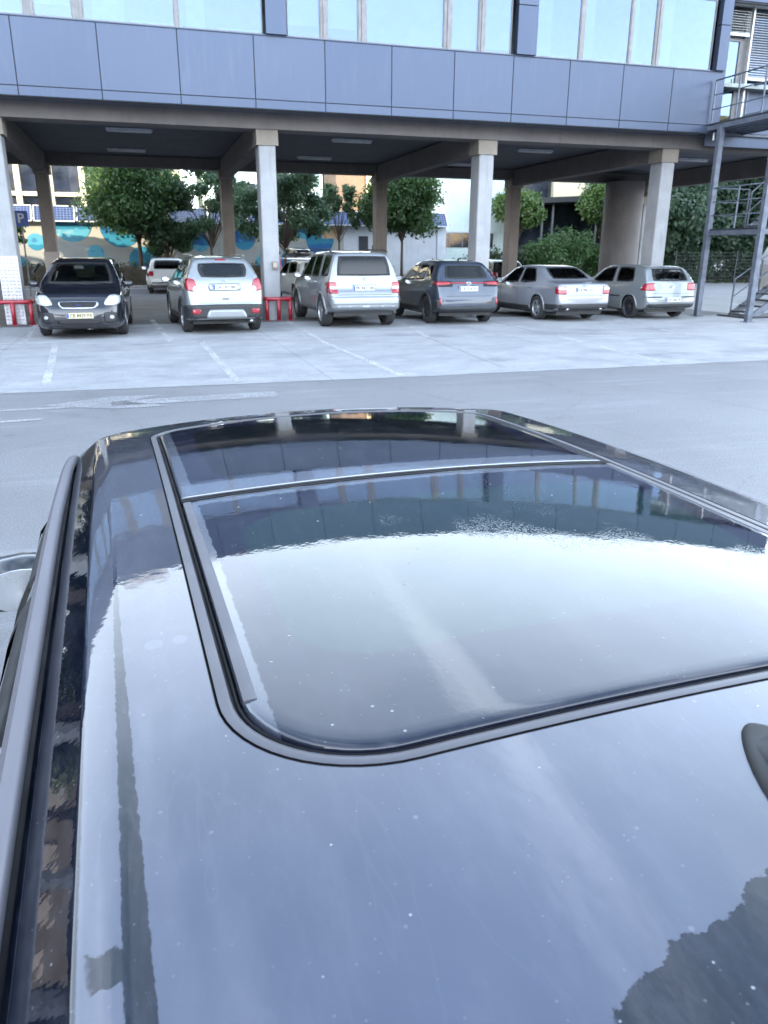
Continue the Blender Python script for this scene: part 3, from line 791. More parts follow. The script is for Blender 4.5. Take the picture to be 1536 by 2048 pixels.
# ---- embossed white cladding and red guards round the two left pillars
def mat_tile():
    t = NT('white embossed sheet'); t.set(Base_Color=t.mix(t.rng(t.noise(8, 4), .3, .7), (.66, .64, .66), (.56, .54, .57)), Roughness=.35, Metallic=.2); return t.m
M['tile'] = mat_tile(); M['red'] = simple('red tube paint', (.36, .018, .035), .35, coat=.5, var=.3, sc=12)
M['pinkclad'] = mat_render('pinkish base paint', (.45, .37, .33), (.52, .43, .39))
cx0 = cols[4]
cl = part('pillar_cladding', MB().box(cx0 - .225, cx0 + .225, 21.425, 21.457, .02, 1.62), M['tile'])
kn = MB()
for i in range(5):
    for j in range(19):
        x, z = cx0 - .17 + i * .085, .06 + j * .083
        kn.add([(x - .03, 21.425, z - .03), (x + .03, 21.425, z - .03), (x + .03, 21.425, z + .03), (x - .03, 21.425, z + .03), (x, 21.408, z)], [(0, 1, 4), (1, 2, 4), (2, 3, 4), (3, 0, 4)])
part('cladding_stud', kn, M['tile'], parent=cl)['kind'] = 'stuff'
part('pillar_base', MB().box(cx0 - .235, cx0 + .235, 31.55, 31.59, 0, 1.7), M['pinkclad'])
def guard(x, y, label, w=.42):
    r = empty('pillar_guard', (x, y, 0)); tag(r, label, 'guard rail', 'red tubular guards round the pillars')
    hz = .56; pts = [(-w, .62, hz), (-w, .02, hz), (-w + .03, 0, hz), (w - .03, 0, hz), (w, .02, hz), (w, .62, hz)]
    MB().tube(pts, .055, 10).build('top_rail', M['red'], r, True)
    for px, py in ((-w + .02, .02), (w - .02, .02), (0, -.0)): 
        MB().tube([(px, py, 0), (px, py, hz)], .052, 10).build('post', M['red'], r, True)
        MB().cbox(px - .07, px + .07, py - .07, py + .07, 0, .015, .005).build('foot_plate', M['red'], r)
    return r
guard(cx0 - .02, 21.28, 'red tubular guard round the white clad pillar at the left edge')
guard(cols[5] + .12, 21.28, 'red tubular guard round the second pillar, right of the silver crossover', .33)
mbx = empty('meter_box', (cols[5] + .08, 21.44, 1.42)); tag(mbx, 'small beige meter box fixed to the second pillar', 'meter box')
MB().cbox(-.075, .075, -.08, .018, -.09, .09, .012).build('box', M['cap'], mbx); MB().cbox(-.05, .05, -.088, -.081, -.06, .06, .004).build('cover', M['pinkclad'], mbx)

# ================================================================ steel escape stair
M['steel'] = simple('blue grey steel', (.135, .155, .195), .45, .4, var=.2, sc=5)
M['grate'] = simple('stair grating', (.05, .055, .065), .6, .5)
st = empty('steel_staircase', (15.5, 17.9, 0)); tag(st, 'blue grey steel escape staircase with landings and railings at the right end of the building', 'staircase')
def sp(name, mb, mat='steel', smooth=False):
    o = mb.build(name, M[mat], None, smooth); o.parent = st; o.matrix_parent_inverse = st.matrix_basis.inverted(); return o
Y0s, Y1s = 17.85, 19.95
X0s, X1s = 15.62, 19.4
for x in (X0s, X1s):
    for y in (Y0s, Y1s):
        h = 5.1
        mb = MB(); mb.box(x - .075, x + .075, y - .07, y - .055, 0, h); mb.box(x - .075, x + .075, y + .055, y + .07, 0, h); mb.box(x - .012, x + .012, y - .054, y + .054, 0, h); 
        mb.box(x - .074, x - .062, y - .054, y + .054, 0, h); mb.box(x + .062, x + .074, y - .054, y + .054, 0, h)
        sp('post', mb); sp('foot_plate', MB().cbox(x - .14, x + .14, y - .14, y + .14, 0, .02, .01))
def landing(x0, x1, y0, y1, z):
    b = .11
    for (a, c, d, e) in ((x0, x1, y0 - .03, y0 + .03), (x0, x1, y1 - .03, y1 + .03)): sp('landing_beam', MB().box(a, c, d, e, z - .16, z - .04))
    for x in (x0, x1): sp('landing_beam', MB().box(x - .03, x + .03, y0 + .032, y1 - .032, z - .165, z - .045))
    for k in range(5):
        x = x0 + (x1 - x0) * (k + .5) / 5; sp('joist', MB().box(x - .02, x + .02, y0 + .035, y1 - .035, z - .12, z - .02))
    m = MB()
    for k in range(int((y1 - y0) / .06)): m.box(x0, x1, y0 + k * .06, y0 + k * .06 + .012, z - .018, z + .012)
    for k in range(int((x1 - x0) / .1)): m.box(x0 + k * .1, x0 + k * .1 + .008, y0, y1 - .05, z - .016, z + .008)
    sp('grating', m, 'grate')
def rail(pts, hs=(1.08, .72, .36), posts=True):
    """railing over a line of floor points"""
    for h in hs:
        sp('handrail' if h == hs[0] else 'mid_rail', MB().tube([(x, y, z + h) for x, y, z in pts], .021 if h == hs[0] else .013, 8), smooth=True)
    if posts:
        for a, b in zip(pts, pts[1:]):
            n = max(1, round(math.dist(a, b) / 1.0))
            for k in range(n + 1):
                q = [a[i] + (b[i] - a[i]) * k / n for i in range(3)]; sp('rail_post', MB().bar(q, (q[0], q[1], q[2] + hs[0]), .035))
landing(X0s, 16.85, Y0s, Y1s, 2.42)
rail([(16.85, Y0s, 2.42), (X0s, Y0s, 2.42), (X0s, Y1s, 2.42), (16.85, Y1s, 2.42)])
landing(18.5, X1s, Y0s, Y1s, 1.2); landing(18.5, X1s, Y0s, Y1s, 3.75)
rail([(18.5, Y0s, 3.75), (X1s, Y0s, 3.75), (X1s, Y1s, 3.75), (18.5, Y1s, 3.75)]); rail([(X1s, Y0s, 1.2), (X1s, Y1s, 1.2)])
landing(X0s, 17.1, 15.6, 20.95, 5.2)
rail([(17.1, 15.6, 5.2), (X0s, 15.6, 5.2), (X0s, 20.4, 5.2)])
rail([(17.1, 15.6, 5.2), (17.1, 17.8, 5.2)]); rail([(17.1, 18.9, 5.2), (17.1, 20.9, 5.2)])
sp('post', MB().box(X0s - .06, X0s + .06, 15.5, 15.62, 0, 5.05)); sp('post', MB().box(17.04, 17.16, 15.5, 15.62, 0, 5.05))
def flight(xa, za, xb, zb, y0, y1, n):
    for y in (y0, y1):
        sp('stringer', MB().bar((xa, y, za - .05), (xb, y, zb - .05), .05, .20))
        sp('handrail', MB().tube([(xa, y, za + .55), (xa, y, za + 1.0), (xb, y, zb + 1.0)], .021, 8), smooth=True); sp('mid_rail', MB().tube([(xa, y, za + .5), (xb, y, zb + .5)], .014, 8), smooth=True)
        for k in (0.0, .5, 1.0): sp('rail_post', MB().bar((xa + (xb - xa) * k, y, za + (zb - za) * k), (xa + (xb - xa) * k, y, za + (zb - za) * k + 1.0), .035))
    for k in range(n):
        f = (k + .5) / n; x, z = xa + (xb - xa) * f, za + (zb - za) * f
        sp('tread', MB().box(x - .14, x + .14, y0 + .03, y1 - .03, z - .0, z + .03), 'grate')
flight(16.7, .05, 18.5, 1.2, 18.98, 19.85, 7)
flight(18.5, 1.2, 16.85, 2.42, 17.92, 18.8, 7)
flight(16.85, 2.42, 18.5, 3.75, 18.98, 19.85, 8)
flight(18.5, 3.75, 17.1, 5.2, 17.92, 18.8, 8)
sp('base_plate', MB().cbox(16.35, 18.9, 18.85, 20.0, .0, .05, .01), 'grate')
# ================================================================ car builder
def pchip(P):
    X = [p[0] for p in P]; Y = [p[1] for p in P]; n = len(P)
    h = [X[i + 1] - X[i] for i in range(n - 1)]; dl = [(Y[i + 1] - Y[i]) / h[i] for i in range(n - 1)]
    d = [0.] * n; d[0], d[-1] = dl[0], dl[-1]
    for i in range(1, n - 1):
        if dl[i - 1] * dl[i] > 0:
            w1, w2 = 2 * h[i] + h[i - 1], h[i] + 2 * h[i - 1]
            d[i] = (w1 + w2) / (w1 / dl[i - 1] + w2 / dl[i])
    def f(x):
        if x <= X[0]: return Y[0]
        if x >= X[-1]: return Y[-1]
        i = 0
        while x > X[i + 1]: i += 1
        t = (x - X[i]) / h[i]
        return ((1 + 2 * t) * (1 - t) ** 2 * Y[i] + t * (1 - t) ** 2 * h[i] * d[i] + t * t * (3 - 2 * t) * Y[i + 1] + t * t * (t - 1) * h[i] * d[i + 1])
    return f
def rquad(corners, r, nu, nv):
    """grid over a quad with rounded corners; corners in order (-,-) (+,-) (+,+) (-,+)"""
    G = []
    for j in range(nv + 1):
        for i in range(nu + 1):
            u, v = 2 * i / nu - 1, 2 * j / nv - 1
            a, b = u * math.sqrt(1 - r * v * v), v * math.sqrt(1 - r * u * u)
            a, b = (a + 1) / 2, (b + 1) / 2
            G.append(tuple((1 - a) * (1 - b) * corners[0][k] + a * (1 - b) * corners[1][k] + a * b * corners[2][k] + (1 - a) * b * corners[3][k] for k in (0, 1)))
    return G
def inside(poly, p):
    c = False; n = len(poly)
    for i in range(n):
        a, b = poly[i], poly[i - 1]
        if (a[1] > p[1]) != (b[1] > p[1]) and p[0] < (b[0] - a[0]) * (p[1] - a[1]) / (b[1] - a[1]) + a[0]: c = not c
    return c
def qborder(corners, r, n=8):
    G = rquad(corners, r, n, n); w = n + 1
    idx = [i for i in range(n)] + [n + w * j for j in range(n)] + [n * w + n - i for i in range(n)] + [w * (n - j) for j in range(n)]
    return [G[i] for i in idx]
def build_car(root, S):
    """S: dictionary of profiles; car runs along +x, rear end at x = -L/2"""
    L = S['L']; H0 = L / 2
    top, bot, belt, wid = (pchip(S[k]) for k in ('top', 'bot', 'belt', 'wid'))
    tum = S.get('tumble', .34); paint = S['paint']
    st = sorted(set([round(x, 4) for x in
                     list(np.arange(0, .8, .016)) + list(np.arange(.8, L - .7, .04)) + list(np.arange(L - .7, L + .001, .02)) + [L]]))
    NS = 30
    V = []
    def section(s):
        zt, zb, w = top(s), bot(s), wid(s)
        zs = min(belt(s), zt - .05); w5 = w * .955; g = zt - zs
        wr = w5 - tum * g; e = min(1, g / .3)
        P = [(0, zb), (w * .82, zb), (w * .93, zb + .02), (w * .975, zb + .07), (w * .992, zb + .17 * (zs - zb) + .05), (w, zb + .5 * (zs - zb)),
             (w * .996, zb + .72 * (zs - zb)), (w * .985, zs - .07), (w * .968, zs - .02), (w5, zs + .005), (w5 - tum * g * .45, zs + g * .42),
             (wr + .012 * e, zt - .14 * e * min(1, g) - .02), (wr - .02, zt - .045 * e - .008), (wr - .07, zt - .018 * e - .003), (wr * .6, zt - .003), (0, zt)]
        for i in range(1, len(P)):
            if P[i][1] < P[i - 1][1]: P[i] = (P[i][0], P[i - 1][1] + .0005)
        out = []
        # resample by arc length
        d = [0]
        for a, b in zip(P, P[1:]): d.append(d[-1] + math.hypot(b[0] - a[0], b[1] - a[1]) + 1e-6)
        fy = pchip([(d[i], P[i][0]) for i in range(len(P))]); fz = pchip([(d[i], P[i][1]) for i in range(len(P))])
        sk = d[1] / d[-1]
        for k in range(NS + 1):
            q = sk * k / 3 if k < 3 else sk + (1 - sk) * (k - 3) / (NS - 3)
            out.append((fy(q * d[-1]), fz(q * d[-1])))
        return out
    secs = [section(s) for s in st]
    row = 2 * NS
    for s, P in zip(st, secs):
        V += [(s - H0, y, z) for y, z in P] + [(s - H0, -y, z) for y, z in P[-2:0:-1]]
    F = []
    for i in range(len(st) - 1):
        for k in range(row):
            l = (k + 1) % row; F.append((i * row + k, (i + 1) * row + k, (i + 1) * row + l, i * row + l))
    # end caps as fans
    for e, i in ((0, 0), (1, len(st) - 1)):
        zc = (secs[i][0][1] + secs[i][-1][1]) / 2
        c = len(V); V.append((st[i] - H0, 0, zc))
        for k in range(row):
            l = (k + 1) % row; F.append((c, i * row + k, i * row + l) if e == 0 else (c, i * row + l, i * row + k))
    bvh = BVHTree.FromPolygons([Vector(v) for v in V], F)
    def cast(axis, a, b):
        if axis in ('left', 'right'):
            sg = 1 if axis == 'left' else -1
            h = bvh.ray_cast(Vector((a, 3 * sg, b)), Vector((0, -sg, 0)))
        elif axis == 'top': h = bvh.ray_cast(Vector((a, b, 4)), Vector((0, 0, -1)))
        else:
            sg = 1 if axis == 'front' else -1
            h = bvh.ray_cast(Vector((5 * sg, a, b)), Vector((-sg, 0, 0)))
        if h[0] is None: return (None, None)
        n = h[1]; d = {'left': Vector((0, 1, 0)), 'right': Vector((0, -1, 0)), 'top': Vector((0, 0, 1)), 'front': Vector((1, 0, 0)), 'rear': Vector((-1, 0, 0))}[axis]
        return (h[0], n if n.dot(d) > 0 else -n)
    def patch(name, axis, corners, mat, parent=root, r=.12, off=.005, nu=8, nv=6, ring=0., thick=.012, label=None, smooth=True):
        """piece lying on the body skin; ring > 0 leaves only a frame of that relative width"""
        G = rquad(corners, r, nu, nv); A = []; nrm = []
        for a, b in G:
            p, nn = cast(axis, a, b)
            A.append(p); nrm.append(nn)
        good = [p for p in A if p is not None]
        if not good: return None
        for i, p in enumerate(A):
            if p is None:
                q = min(good, key=lambda w: (w - Vector(((G[i][0] if axis in ('left', 'right', 'top') else w.x), (w.y if axis in ('left', 'right') else (G[i][1] if axis == 'top' else G[i][0])), (w.z if axis == 'top' else G[i][1])))).length)
                j = [k for k, w in enumerate(A) if w is q][0]; A[i] = q.copy(); nrm[i] = nrm[j]
        O = [p + nn * off for p, nn in zip(A, nrm)]; I = [p - nn * thick for p, nn in zip(A, nrm)]
        n = len(O); V2 = O + I; F2 = []; w = nu + 1
        def keep(i, j):
            if ring <= 0: return True
            return i < ring or i >= nu - ring or j < ring or j >= nv - ring
        for j in range(nv):
            for i in range(nu):
                if keep(i, j):
                    q = (j * w + i, j * w + i + 1, (j + 1) * w + i + 1, (j + 1) * w + i); F2.append(q)
        edge = [i for i in range(nu)] + [nu + w * j for j in range(nv)] + [nv * w + nu - i for i in range(nu)] + [w * (nv - j) for j in range(nv)]
        for i in range(len(edge)):
            a, b = edge[i], edge[(i + 1) % len(edge)]; F2.append((a, b, b + n, a + n))
        mb = MB().add(V2, F2); o = mb.build(name, mat, parent, True)
        if label: o['label'] = label
        return o
    # ---- openings
    holes = []      # (axis, polygon)
    for wdw in S['windows']:
        ax, cs = wdw['axis'], wdw['c']
        c = (sum(p[0] for p in cs) / 4, sum(p[1] for p in cs) / 4)
        sh = [(c[0] + (p[0] - c[0]) * .9, c[1] + (p[1] - c[1]) * .88) for p in cs]
        holes.append((ax, qborder(sh, wdw.get('r', .1))))
    axles = [(-H0 + S['ax'][0]), (-H0 + S['ax'][1])]; R = S['R']
    keepF = []
    for f in F:
        c = Vector((0, 0, 0))
        for i in f: c += Vector(V[i])
        c /= len(f)
        dead = False
        if abs(c.y) > wid(c.x + H0) * .80:
            for a in axles:
                if (c.x - a) ** 2 + (c.z - R - .01) ** 2 < (R + .045) ** 2: dead = True
        if not dead and c.z > .6:
            nn = (Vector(V[f[1]]) - Vector(V[f[0]])).cross(Vector(V[f[2]]) - Vector(V[f[0]]))
            if nn.length > 0: nn.normalize()
            for ax, poly in holes:
                if ax == 'side':
                    if abs(nn.y) > .5 and inside(poly, (c.x, c.z)): dead = True; break
                elif ax == 'rear':
                    if c.x < -H0 * .3 and abs(nn.y) < .6 and inside(poly, (c.y, c.z)): dead = True; break
                elif ax == 'front':
                    if c.x > 0 and abs(nn.y) < .6 and inside(poly, (c.y, c.z)): dead = True; break
        if not dead: keepF.append(f)
    body = mesh_obj('body', V, keepF, paint, root, True)
    bm = bmesh.new(); bm.from_mesh(body.data); bmesh.ops.recalc_face_normals(bm, faces=bm.faces)
    bmesh.ops.delete(bm, geom=[v for v in bm.verts if not v.link_faces], context='VERTS')
    bm.to_mesh(body.data)
    bm.normal_update()
    lin = [(v.co - v.normal * .018) for v in bm.verts]; linF = [tuple(v.index for v in reversed(f.verts)) for f in bm.faces]; bm.free()
    mesh_obj('cabin_lining', lin, linF, M['lining'], root, True)
    # ---- panes and their seals
    for wdw in S['windows']:
        cs, r = wdw['c'], wdw.get('r', .1)
        axes = ('left', 'right') if wdw['axis'] == 'side' else (wdw['axis'],)
        for ax in axes:
            g = patch('window', ax, cs, S.get('glass', M['glass']) if not wdw.get('privacy') else (M['privacy2'] if wdw['privacy'] == 2 else M['privacy']), r=r, off=.002, thick=.003, nu=12, nv=10)
            if g: patch('window_seal', ax, cs, wdw.get('seal', M['black']), parent=g, r=r, off=.006, ring=1, nu=20 if wdw.get('axis') != 'side' else 16, nv=12, thick=.016)
    # ---- floor pan, wheels, wells
    mb = MB(); mb.box(-H0 + .25, H0 - .25, -wid(L / 2) * .80, wid(L / 2) * .80, bot(L / 2) - .02, bot(L / 2) + .10)
    mb.build('floor_pan', M['dark'], root)
    W = wid(L / 2)
    for ai, a in enumerate(axles):
        for s in (1, -1):
            wy = s * (W - .115)
            well = MB(); prof = []
            V3 = []; F3 = []; n = 14; R2 = R + .055
            yi, yo = s * (W - .32), s * (min(W, wid(a + H0)) - .015)
            for k in range(n + 1):
                t = PI * 1.12 * k / n - .06 * PI
                V3 += [(a + R2 * math.cos(t), yi, R + .01 + R2 * math.sin(t)), (a + R2 * math.cos(t), yo, R + .01 + R2 * math.sin(t))]
            for k in range(n): F3.append((2 * k, 2 * k + 1, 2 * k + 3, 2 * k + 2))
            F3.append(tuple(2 * k for k in range(n + 1)))
            well.add(V3, F3).build('wheel_well', M['black'], root)
            pts = []
            for k in range(19):
                t = PI * 1.10 * k / 18 - .05 * PI
                x, z = a + (R + .055) * math.cos(t), R + .01 + (R + .055) * math.sin(t)
                h = bvh.ray_cast(Vector((x, 3 * s, z)), Vector((0, -s, 0)))
                y = h[0].y if h[0] is not None and abs(h[0].y) > W * .8 else s * W * .97
                pts.append((x, y - s * .006, z))
            MB().tube(pts, S.get('lip_r', .026), 8).build('arch_lip', S.get('lip', paint), root, True)
            wh = MB(); w2 = S.get('tw', .105); ri = R * S.get('rimk', .66)
            wh.lathe([(ri, -w2 * .75), (ri + .012, -w2 * .98), (R * .88, -w2), (R * .965, -w2 * .85), (R, -w2 * .6), (R * .993, -w2 * .28), (R * .993, w2 * .28), (R, w2 * .6), (R * .965, w2 * .85), (R * .88, w2), (ri + .012, w2 * .98), (ri, w2 * .75)], 36, 'y', closed=True)
            w_o = wh.build('wheel', M['tyre'], root, True); w_o.location = (a, wy, R)
            rim = MB(); sp = S.get('spokes', 5)
            o_ = s * w2
            rim.lathe([(ri + .004, o_ * .70), (ri + .004, o_ * .86), (ri - .012, o_ * .88), (ri - .022, o_ * .72), (ri - .03, -o_ * .6), (ri + .004, -o_ * .7)], 30, 'y')
            rim.lathe([(.0, o_ * .70), (.05, o_ * .72), (.062, o_ * .60), (.062, -o_ * .1)], 14, 'y')
            for k in range(sp):
                t = 2 * PI * k / sp + .3 * ai + .2
                ct, stn = math.cos(t), math.sin(t)
                for (r0, r1, wa, wb) in ((.045, ri - .012, .050, .036 if sp < 8 else .026),):
                    wa, wb = (wa, wb) if sp < 8 else (.026, .02)
                    pn = Vector((-stn, 0, ct))
                    A_ = Vector((ct * r0, o_ * .62, stn * r0)); B_ = Vector((ct * r1, o_ * .80, stn * r1)); dn = Vector((0, -s * .03, 0))
                    Vx = [A_ - pn * wa, A_ + pn * wa, B_ + pn * wb, B_ - pn * wb]; Vx += [q + dn for q in Vx]
                    rim.add(Vx, [(0, 1, 2, 3), (7, 6, 5, 4), (0, 3, 7, 4), (1, 5, 6, 2), (2, 6, 7, 3), (0, 4, 5, 1)])
            rim.build('rim', S.get('rim', M['alloy']), w_o, False)
            MB().lathe([(0.0, s * .0), (ri - .02, s * .0), (ri - .02, s * -.02)], 20, 'y').build('brake_disc', M['dark'], w_o)
    # ---- lamps, plates, trims from spec
    for it in S.get('pieces', []):
        it = dict(it); nm, ax, cs, mt = it.pop('n'), it.pop('a'), it.pop('c'), it.pop('m')
        for a1 in (('left', 'right') if ax == 'side' else (ax,)):
            mirror = it.get('mirror'); kw = {k: v for k, v in it.items() if k != 'mirror'}
            patch(nm, a1, cs, mt, **kw)
            if mirror:
                patch(nm, a1, [(-cs[1][0], cs[1][1]), (-cs[0][0], cs[0][1]), (-cs[3][0], cs[3][1]), (-cs[2][0], cs[2][1])], mt, **kw)
    # ---- side mirrors
    mx, mz = S['mirror']; mx -= H0; mo_ = S.get('mo', .13)
    for s in (1, -1):
        p, nn = cast('left' if s > 0 else 'right', mx, mz)
        y0 = p.y if p else s * W * .93
        V4 = []; F4 = []; nr, ns = 8, 12
        for i in range(nr + 1):
            t = PI * i / nr; 
            for k in range(ns):
                a = 2 * PI * k / ns
                x = .06 * math.cos(t) ; q = math.sin(t) ** .6
                V4.append((mx + .02 + x, y0 + s * (mo_ + .105 * q * math.copysign(abs(math.cos(a)) ** .7, math.cos(a))), mz + .06 + .068 * q * math.copysign(abs(math.sin(a)) ** .7, math.sin(a))))
        for i in range(nr):
            for k in range(ns): F4.append((i * ns + k, i * ns + (k + 1) % ns, (i + 1) * ns + (k + 1) % ns, (i + 1) * ns + k))
        mo = MB().add(V4, F4).build('side_mirror', S.get('mirror_mat', paint), root, True)
        MB().box(mx - .01, mx + .05, y0 - s * .02 if s > 0 else y0 - .06, y0 + (.06 if s > 0 else .02), mz + .0, mz + .03).build('mirror_arm', M['black'], mo)
        ym = y0 + s * mo_
        MB().add([(mx - .042 + .006 * j, ym + .088 * math.cos(2 * PI * k / 24), mz + .06 + .052 * math.sin(2 * PI * k / 24)) for j in (0, 1) for k in range(24)], [tuple(range(24)), tuple(range(47, 23, -1))] + [(k, (k + 1) % 24, 24 + (k + 1) % 24, 24 + k) for k in range(24)]).build('mirror_glass', M['chrome'], mo)
    # ---- seats
    zf = bot(L / 2) + .12; seat_z = S.get('seat_z', .55)
    for (sxp, ys) in ((S['seat_x'], (.36, -.36)),):
        for y in ys:
            m1 = MB(); x = sxp - H0
            m1.cbox(x - .25, x + .25, y - .24, y + .24, zf, seat_z, .04)
            m1.cbox(x - .38, x - .24, y - .24, y + .24, seat_z - .05, seat_z + .58, .05)
            m1.cbox(x - .38, x - .28, y - .13, y + .13, seat_z + .61, seat_z + .80, .04)
            m1.build('seat', M['seat'], root)
    x = S['seat_x'] - H0 - .95; m1 = MB()
    m1.cbox(x - .2, x + .25, -.60, .60, zf, seat_z - .03, .05); m1.cbox(x - .32, x - .19, -.60, .60, seat_z - .08, seat_z + .50, .05)
    for y in (-.38, .38): m1.cbox(x - .33, x - .25, y - .12, y + .12, seat_z + .50, seat_z + .66, .03)
    m1.build('rear_bench', M['seat'], root)
    x = S['seat_x'] - H0 + .55; m1 = MB()
    m1.cbox(x, x + .5, -W * .82, W * .82, .62, belt(S['seat_x'] + .8) - .06, .08); m1.build('dashboard', M['dark'], root)
    m1 = MB(); m1.tube([(x - .05 + .05 * math.sin(2 * PI * k / 20), .36 + .18 * math.cos(2 * PI * k / 20), belt(S['seat_x'] + .8) - .02 + .17 * math.sin(2 * PI * k / 20)) for k in range(20)], .015, 6, closed=True)
    m1.build('steering_wheel', M['black'], root, True)
    return cast, patch, bvh
def plate(root, cast, axis, y, z, text, mat='plate', w=.26, h=.055):
    p, nn = cast(axis, y, z)
    sg = 1 if axis == 'front' else -1
    x = p.x + sg * .012
    b = MB(); b.cbox(-w, w, -.006, .006, -h, h, .004); o = b.build('number_plate', M[mat], root)
    o.location = (x, y, z); o.rotation_euler = (0, -.0, -sg * -PI / 2)
    # plate faces outward: local -y looks away from the car
    o.rotation_euler = (0, 0, PI / 2 if axis == 'front' else -PI / 2)
    b = MB(); b.box(-w + .006, -w + .045, -.009, -.006, -h + .005, h - .005); b.build('plate_band', M['blue'], o)
    t = text_mesh(text, h * 1.75, M['ink'], 'lettering', o, .001, .002)
    t.rotation_euler = (PI / 2, 0, 0); t.location = (.022, -.0075, -.003)
    t.scale = (1.0, 1, 1)
    wtx = max(v.co.x for v in t.data.vertices) - min(v.co.x for v in t.data.vertices)
    t['kind'] = 'stuff'
    t.scale = (min(1.3, (2 * w - .075) / wtx), 1, 1)
    MB().box(-w - .008, w + .008, .0055, .03, -h - .008, h + .008).build('plate_holder', M['black'], o)
    return o
def carpaint(name, col, metal=.75, rough=.32, dirty=1.):
    t = NT(name)
    fl = t.noise(700, 2); dirt = t.rng(t.noise(3, 6, .65), .45, .85)
    z = t.sep()[2]
    low = t.rng(t.math('ADD', z, t.math('MULTIPLY', t.noise(4, 4), .25)), .3, .75, .5 * dirty, 0)
    dirt = t.math('MAXIMUM', t.math('MULTIPLY', dirt, .15 * dirty), low)
    c = t.mix(t.rng(fl, .4, .6), tuple(a * .9 for a in col), tuple(min(1, a * 1.1) for a in col))
    c = t.mix(dirt, c, (.16, .15, .14))
    t.set(Base_Color=c, Metallic=t.math('MULTIPLY', t.math('SUBTRACT', 1., dirt), metal), Roughness=rough, Coat_Weight=1.)
    t.put(t.b.inputs['Coat Roughness'], t.rng(dirt, 0, .6, .03, .35))
    return t.m
def badge(root, cast, axis, y, z, kind, s=.05, up_off=.0):
    p, nn = cast(axis, y, z); sg = 1 if axis == 'front' else -1
    m = MB()
    def ring(cy, cz, r, rz=None, t=.006): m.tube([(0, cy + r * math.cos(2 * PI * k / 24), cz + (rz or r) * math.sin(2 * PI * k / 24)) for k in range(24)], t, 6, closed=True)
    if kind == 'rings4':
        for k in range(4): ring((k - 1.5) * s * .78, 0, s * .5, t=.005)
    elif kind == 'star':
        ring(0, 0, s)
        for k in range(3):
            a = PI / 2 + k * 2 * PI / 3; m.bar((0, 0, 0), (0, s * math.cos(a), s * math.sin(a)), .012)
    elif kind == 'vw':
        ring(0, 0, s)
        for a, b in (((-.5, .75), (0, .05)), ((.5, .75), (0, .05)), ((-.85, .35), (-.4, -.8)), ((-.4, -.8), (0, .0)), ((0, 0), (.4, -.8)), ((.4, -.8), (.85, .35))):
            m.bar((0, a[0] * s, a[1] * s), (0, b[0] * s, b[1] * s), .009)
    elif kind == 'ovals':
        ring(0, 0, s * 1.25, s * .85); ring(0, .12 * s, s * .4, s * .7); ring(0, s * .38, s * .85, s * .35)
    elif kind == 'bolt':
        ring(0, 0, s)
        for a, b in (((-1.1, .12), (.15, .12)), ((.15, .12), (-.15, -.12)), ((-.15, -.12), (1.1, -.12))): m.bar((0, a[0] * s, a[1] * s), (0, b[0] * s, b[1] * s), .012)
    o = m.build('badge', M['chrome'], root, True)
    o.location = (p.x + sg * (.012 + up_off), y, z)
    return o
# ================================================================ parked cars
M['silver'] = carpaint('silver paint', (.27, .29, .31), .45); M['silver2'] = carpaint('pale silver paint', (.26, .285, .30), .45)
M['lav'] = carpaint('grey silver paint', (.27, .285, .33), .4); M['nearblack'] = carpaint('black paint', (.009, .011, .019), .2, .2, .3)
M['slate'] = carpaint('slate blue paint', (.036, .050, .078), .5, .3); M['whitecar'] = carpaint('white car paint', (.62, .62, .60), .0, .3)
M['darkroof'] = carpaint('black roof paint', (.012, .012, .014), .3, .25)
def place(name, label, S, axle_xy, head, group='cars parked in a row under the building', rev=False):
    """axle_xy: middle of the axle nearest the camera; head: heading in degrees from +Y, counter-clockwise"""
    a = PI / 2 + math.radians(head) + (PI if rev else 0)
    off = -S['L'] / 2 + (S['ax'][1] if rev else S['ax'][0])
    root = empty('parked_car', (axle_xy[0] - off * math.cos(a), axle_xy[1] - off * math.sin(a), 0.012), a)
    tag(root, label, 'car', group)
    cast, patch, bvh = build_car(root, S)
    return root, cast, patch, bvh
def Q(x0, x1, z0, z1): return [(x0, z0), (x1, z0), (x1, z1), (x0, z1)]
def seams(xs, H0, zlo=.36, zhi=1.0):
    return [dict(n='door_seam', a='side', c=Q(x - H0 - .004, x - H0 + .004, zlo, zhi), m=M['black'], r=0, off=.0015, nu=1, nv=10, thick=.004) for x in xs]
def handle(x, H0, z, m): return dict(n='door_handle', a='side', c=Q(x - H0 - .09, x - H0 + .09, z - .014, z + .014), m=m, r=.3, off=.028, nu=6, nv=2)
def hrow(n, a, y0, y1, z0, z1, m, **k): return dict(n=n, a=a, c=Q(y0, y1, z0, z1), m=m, **k)

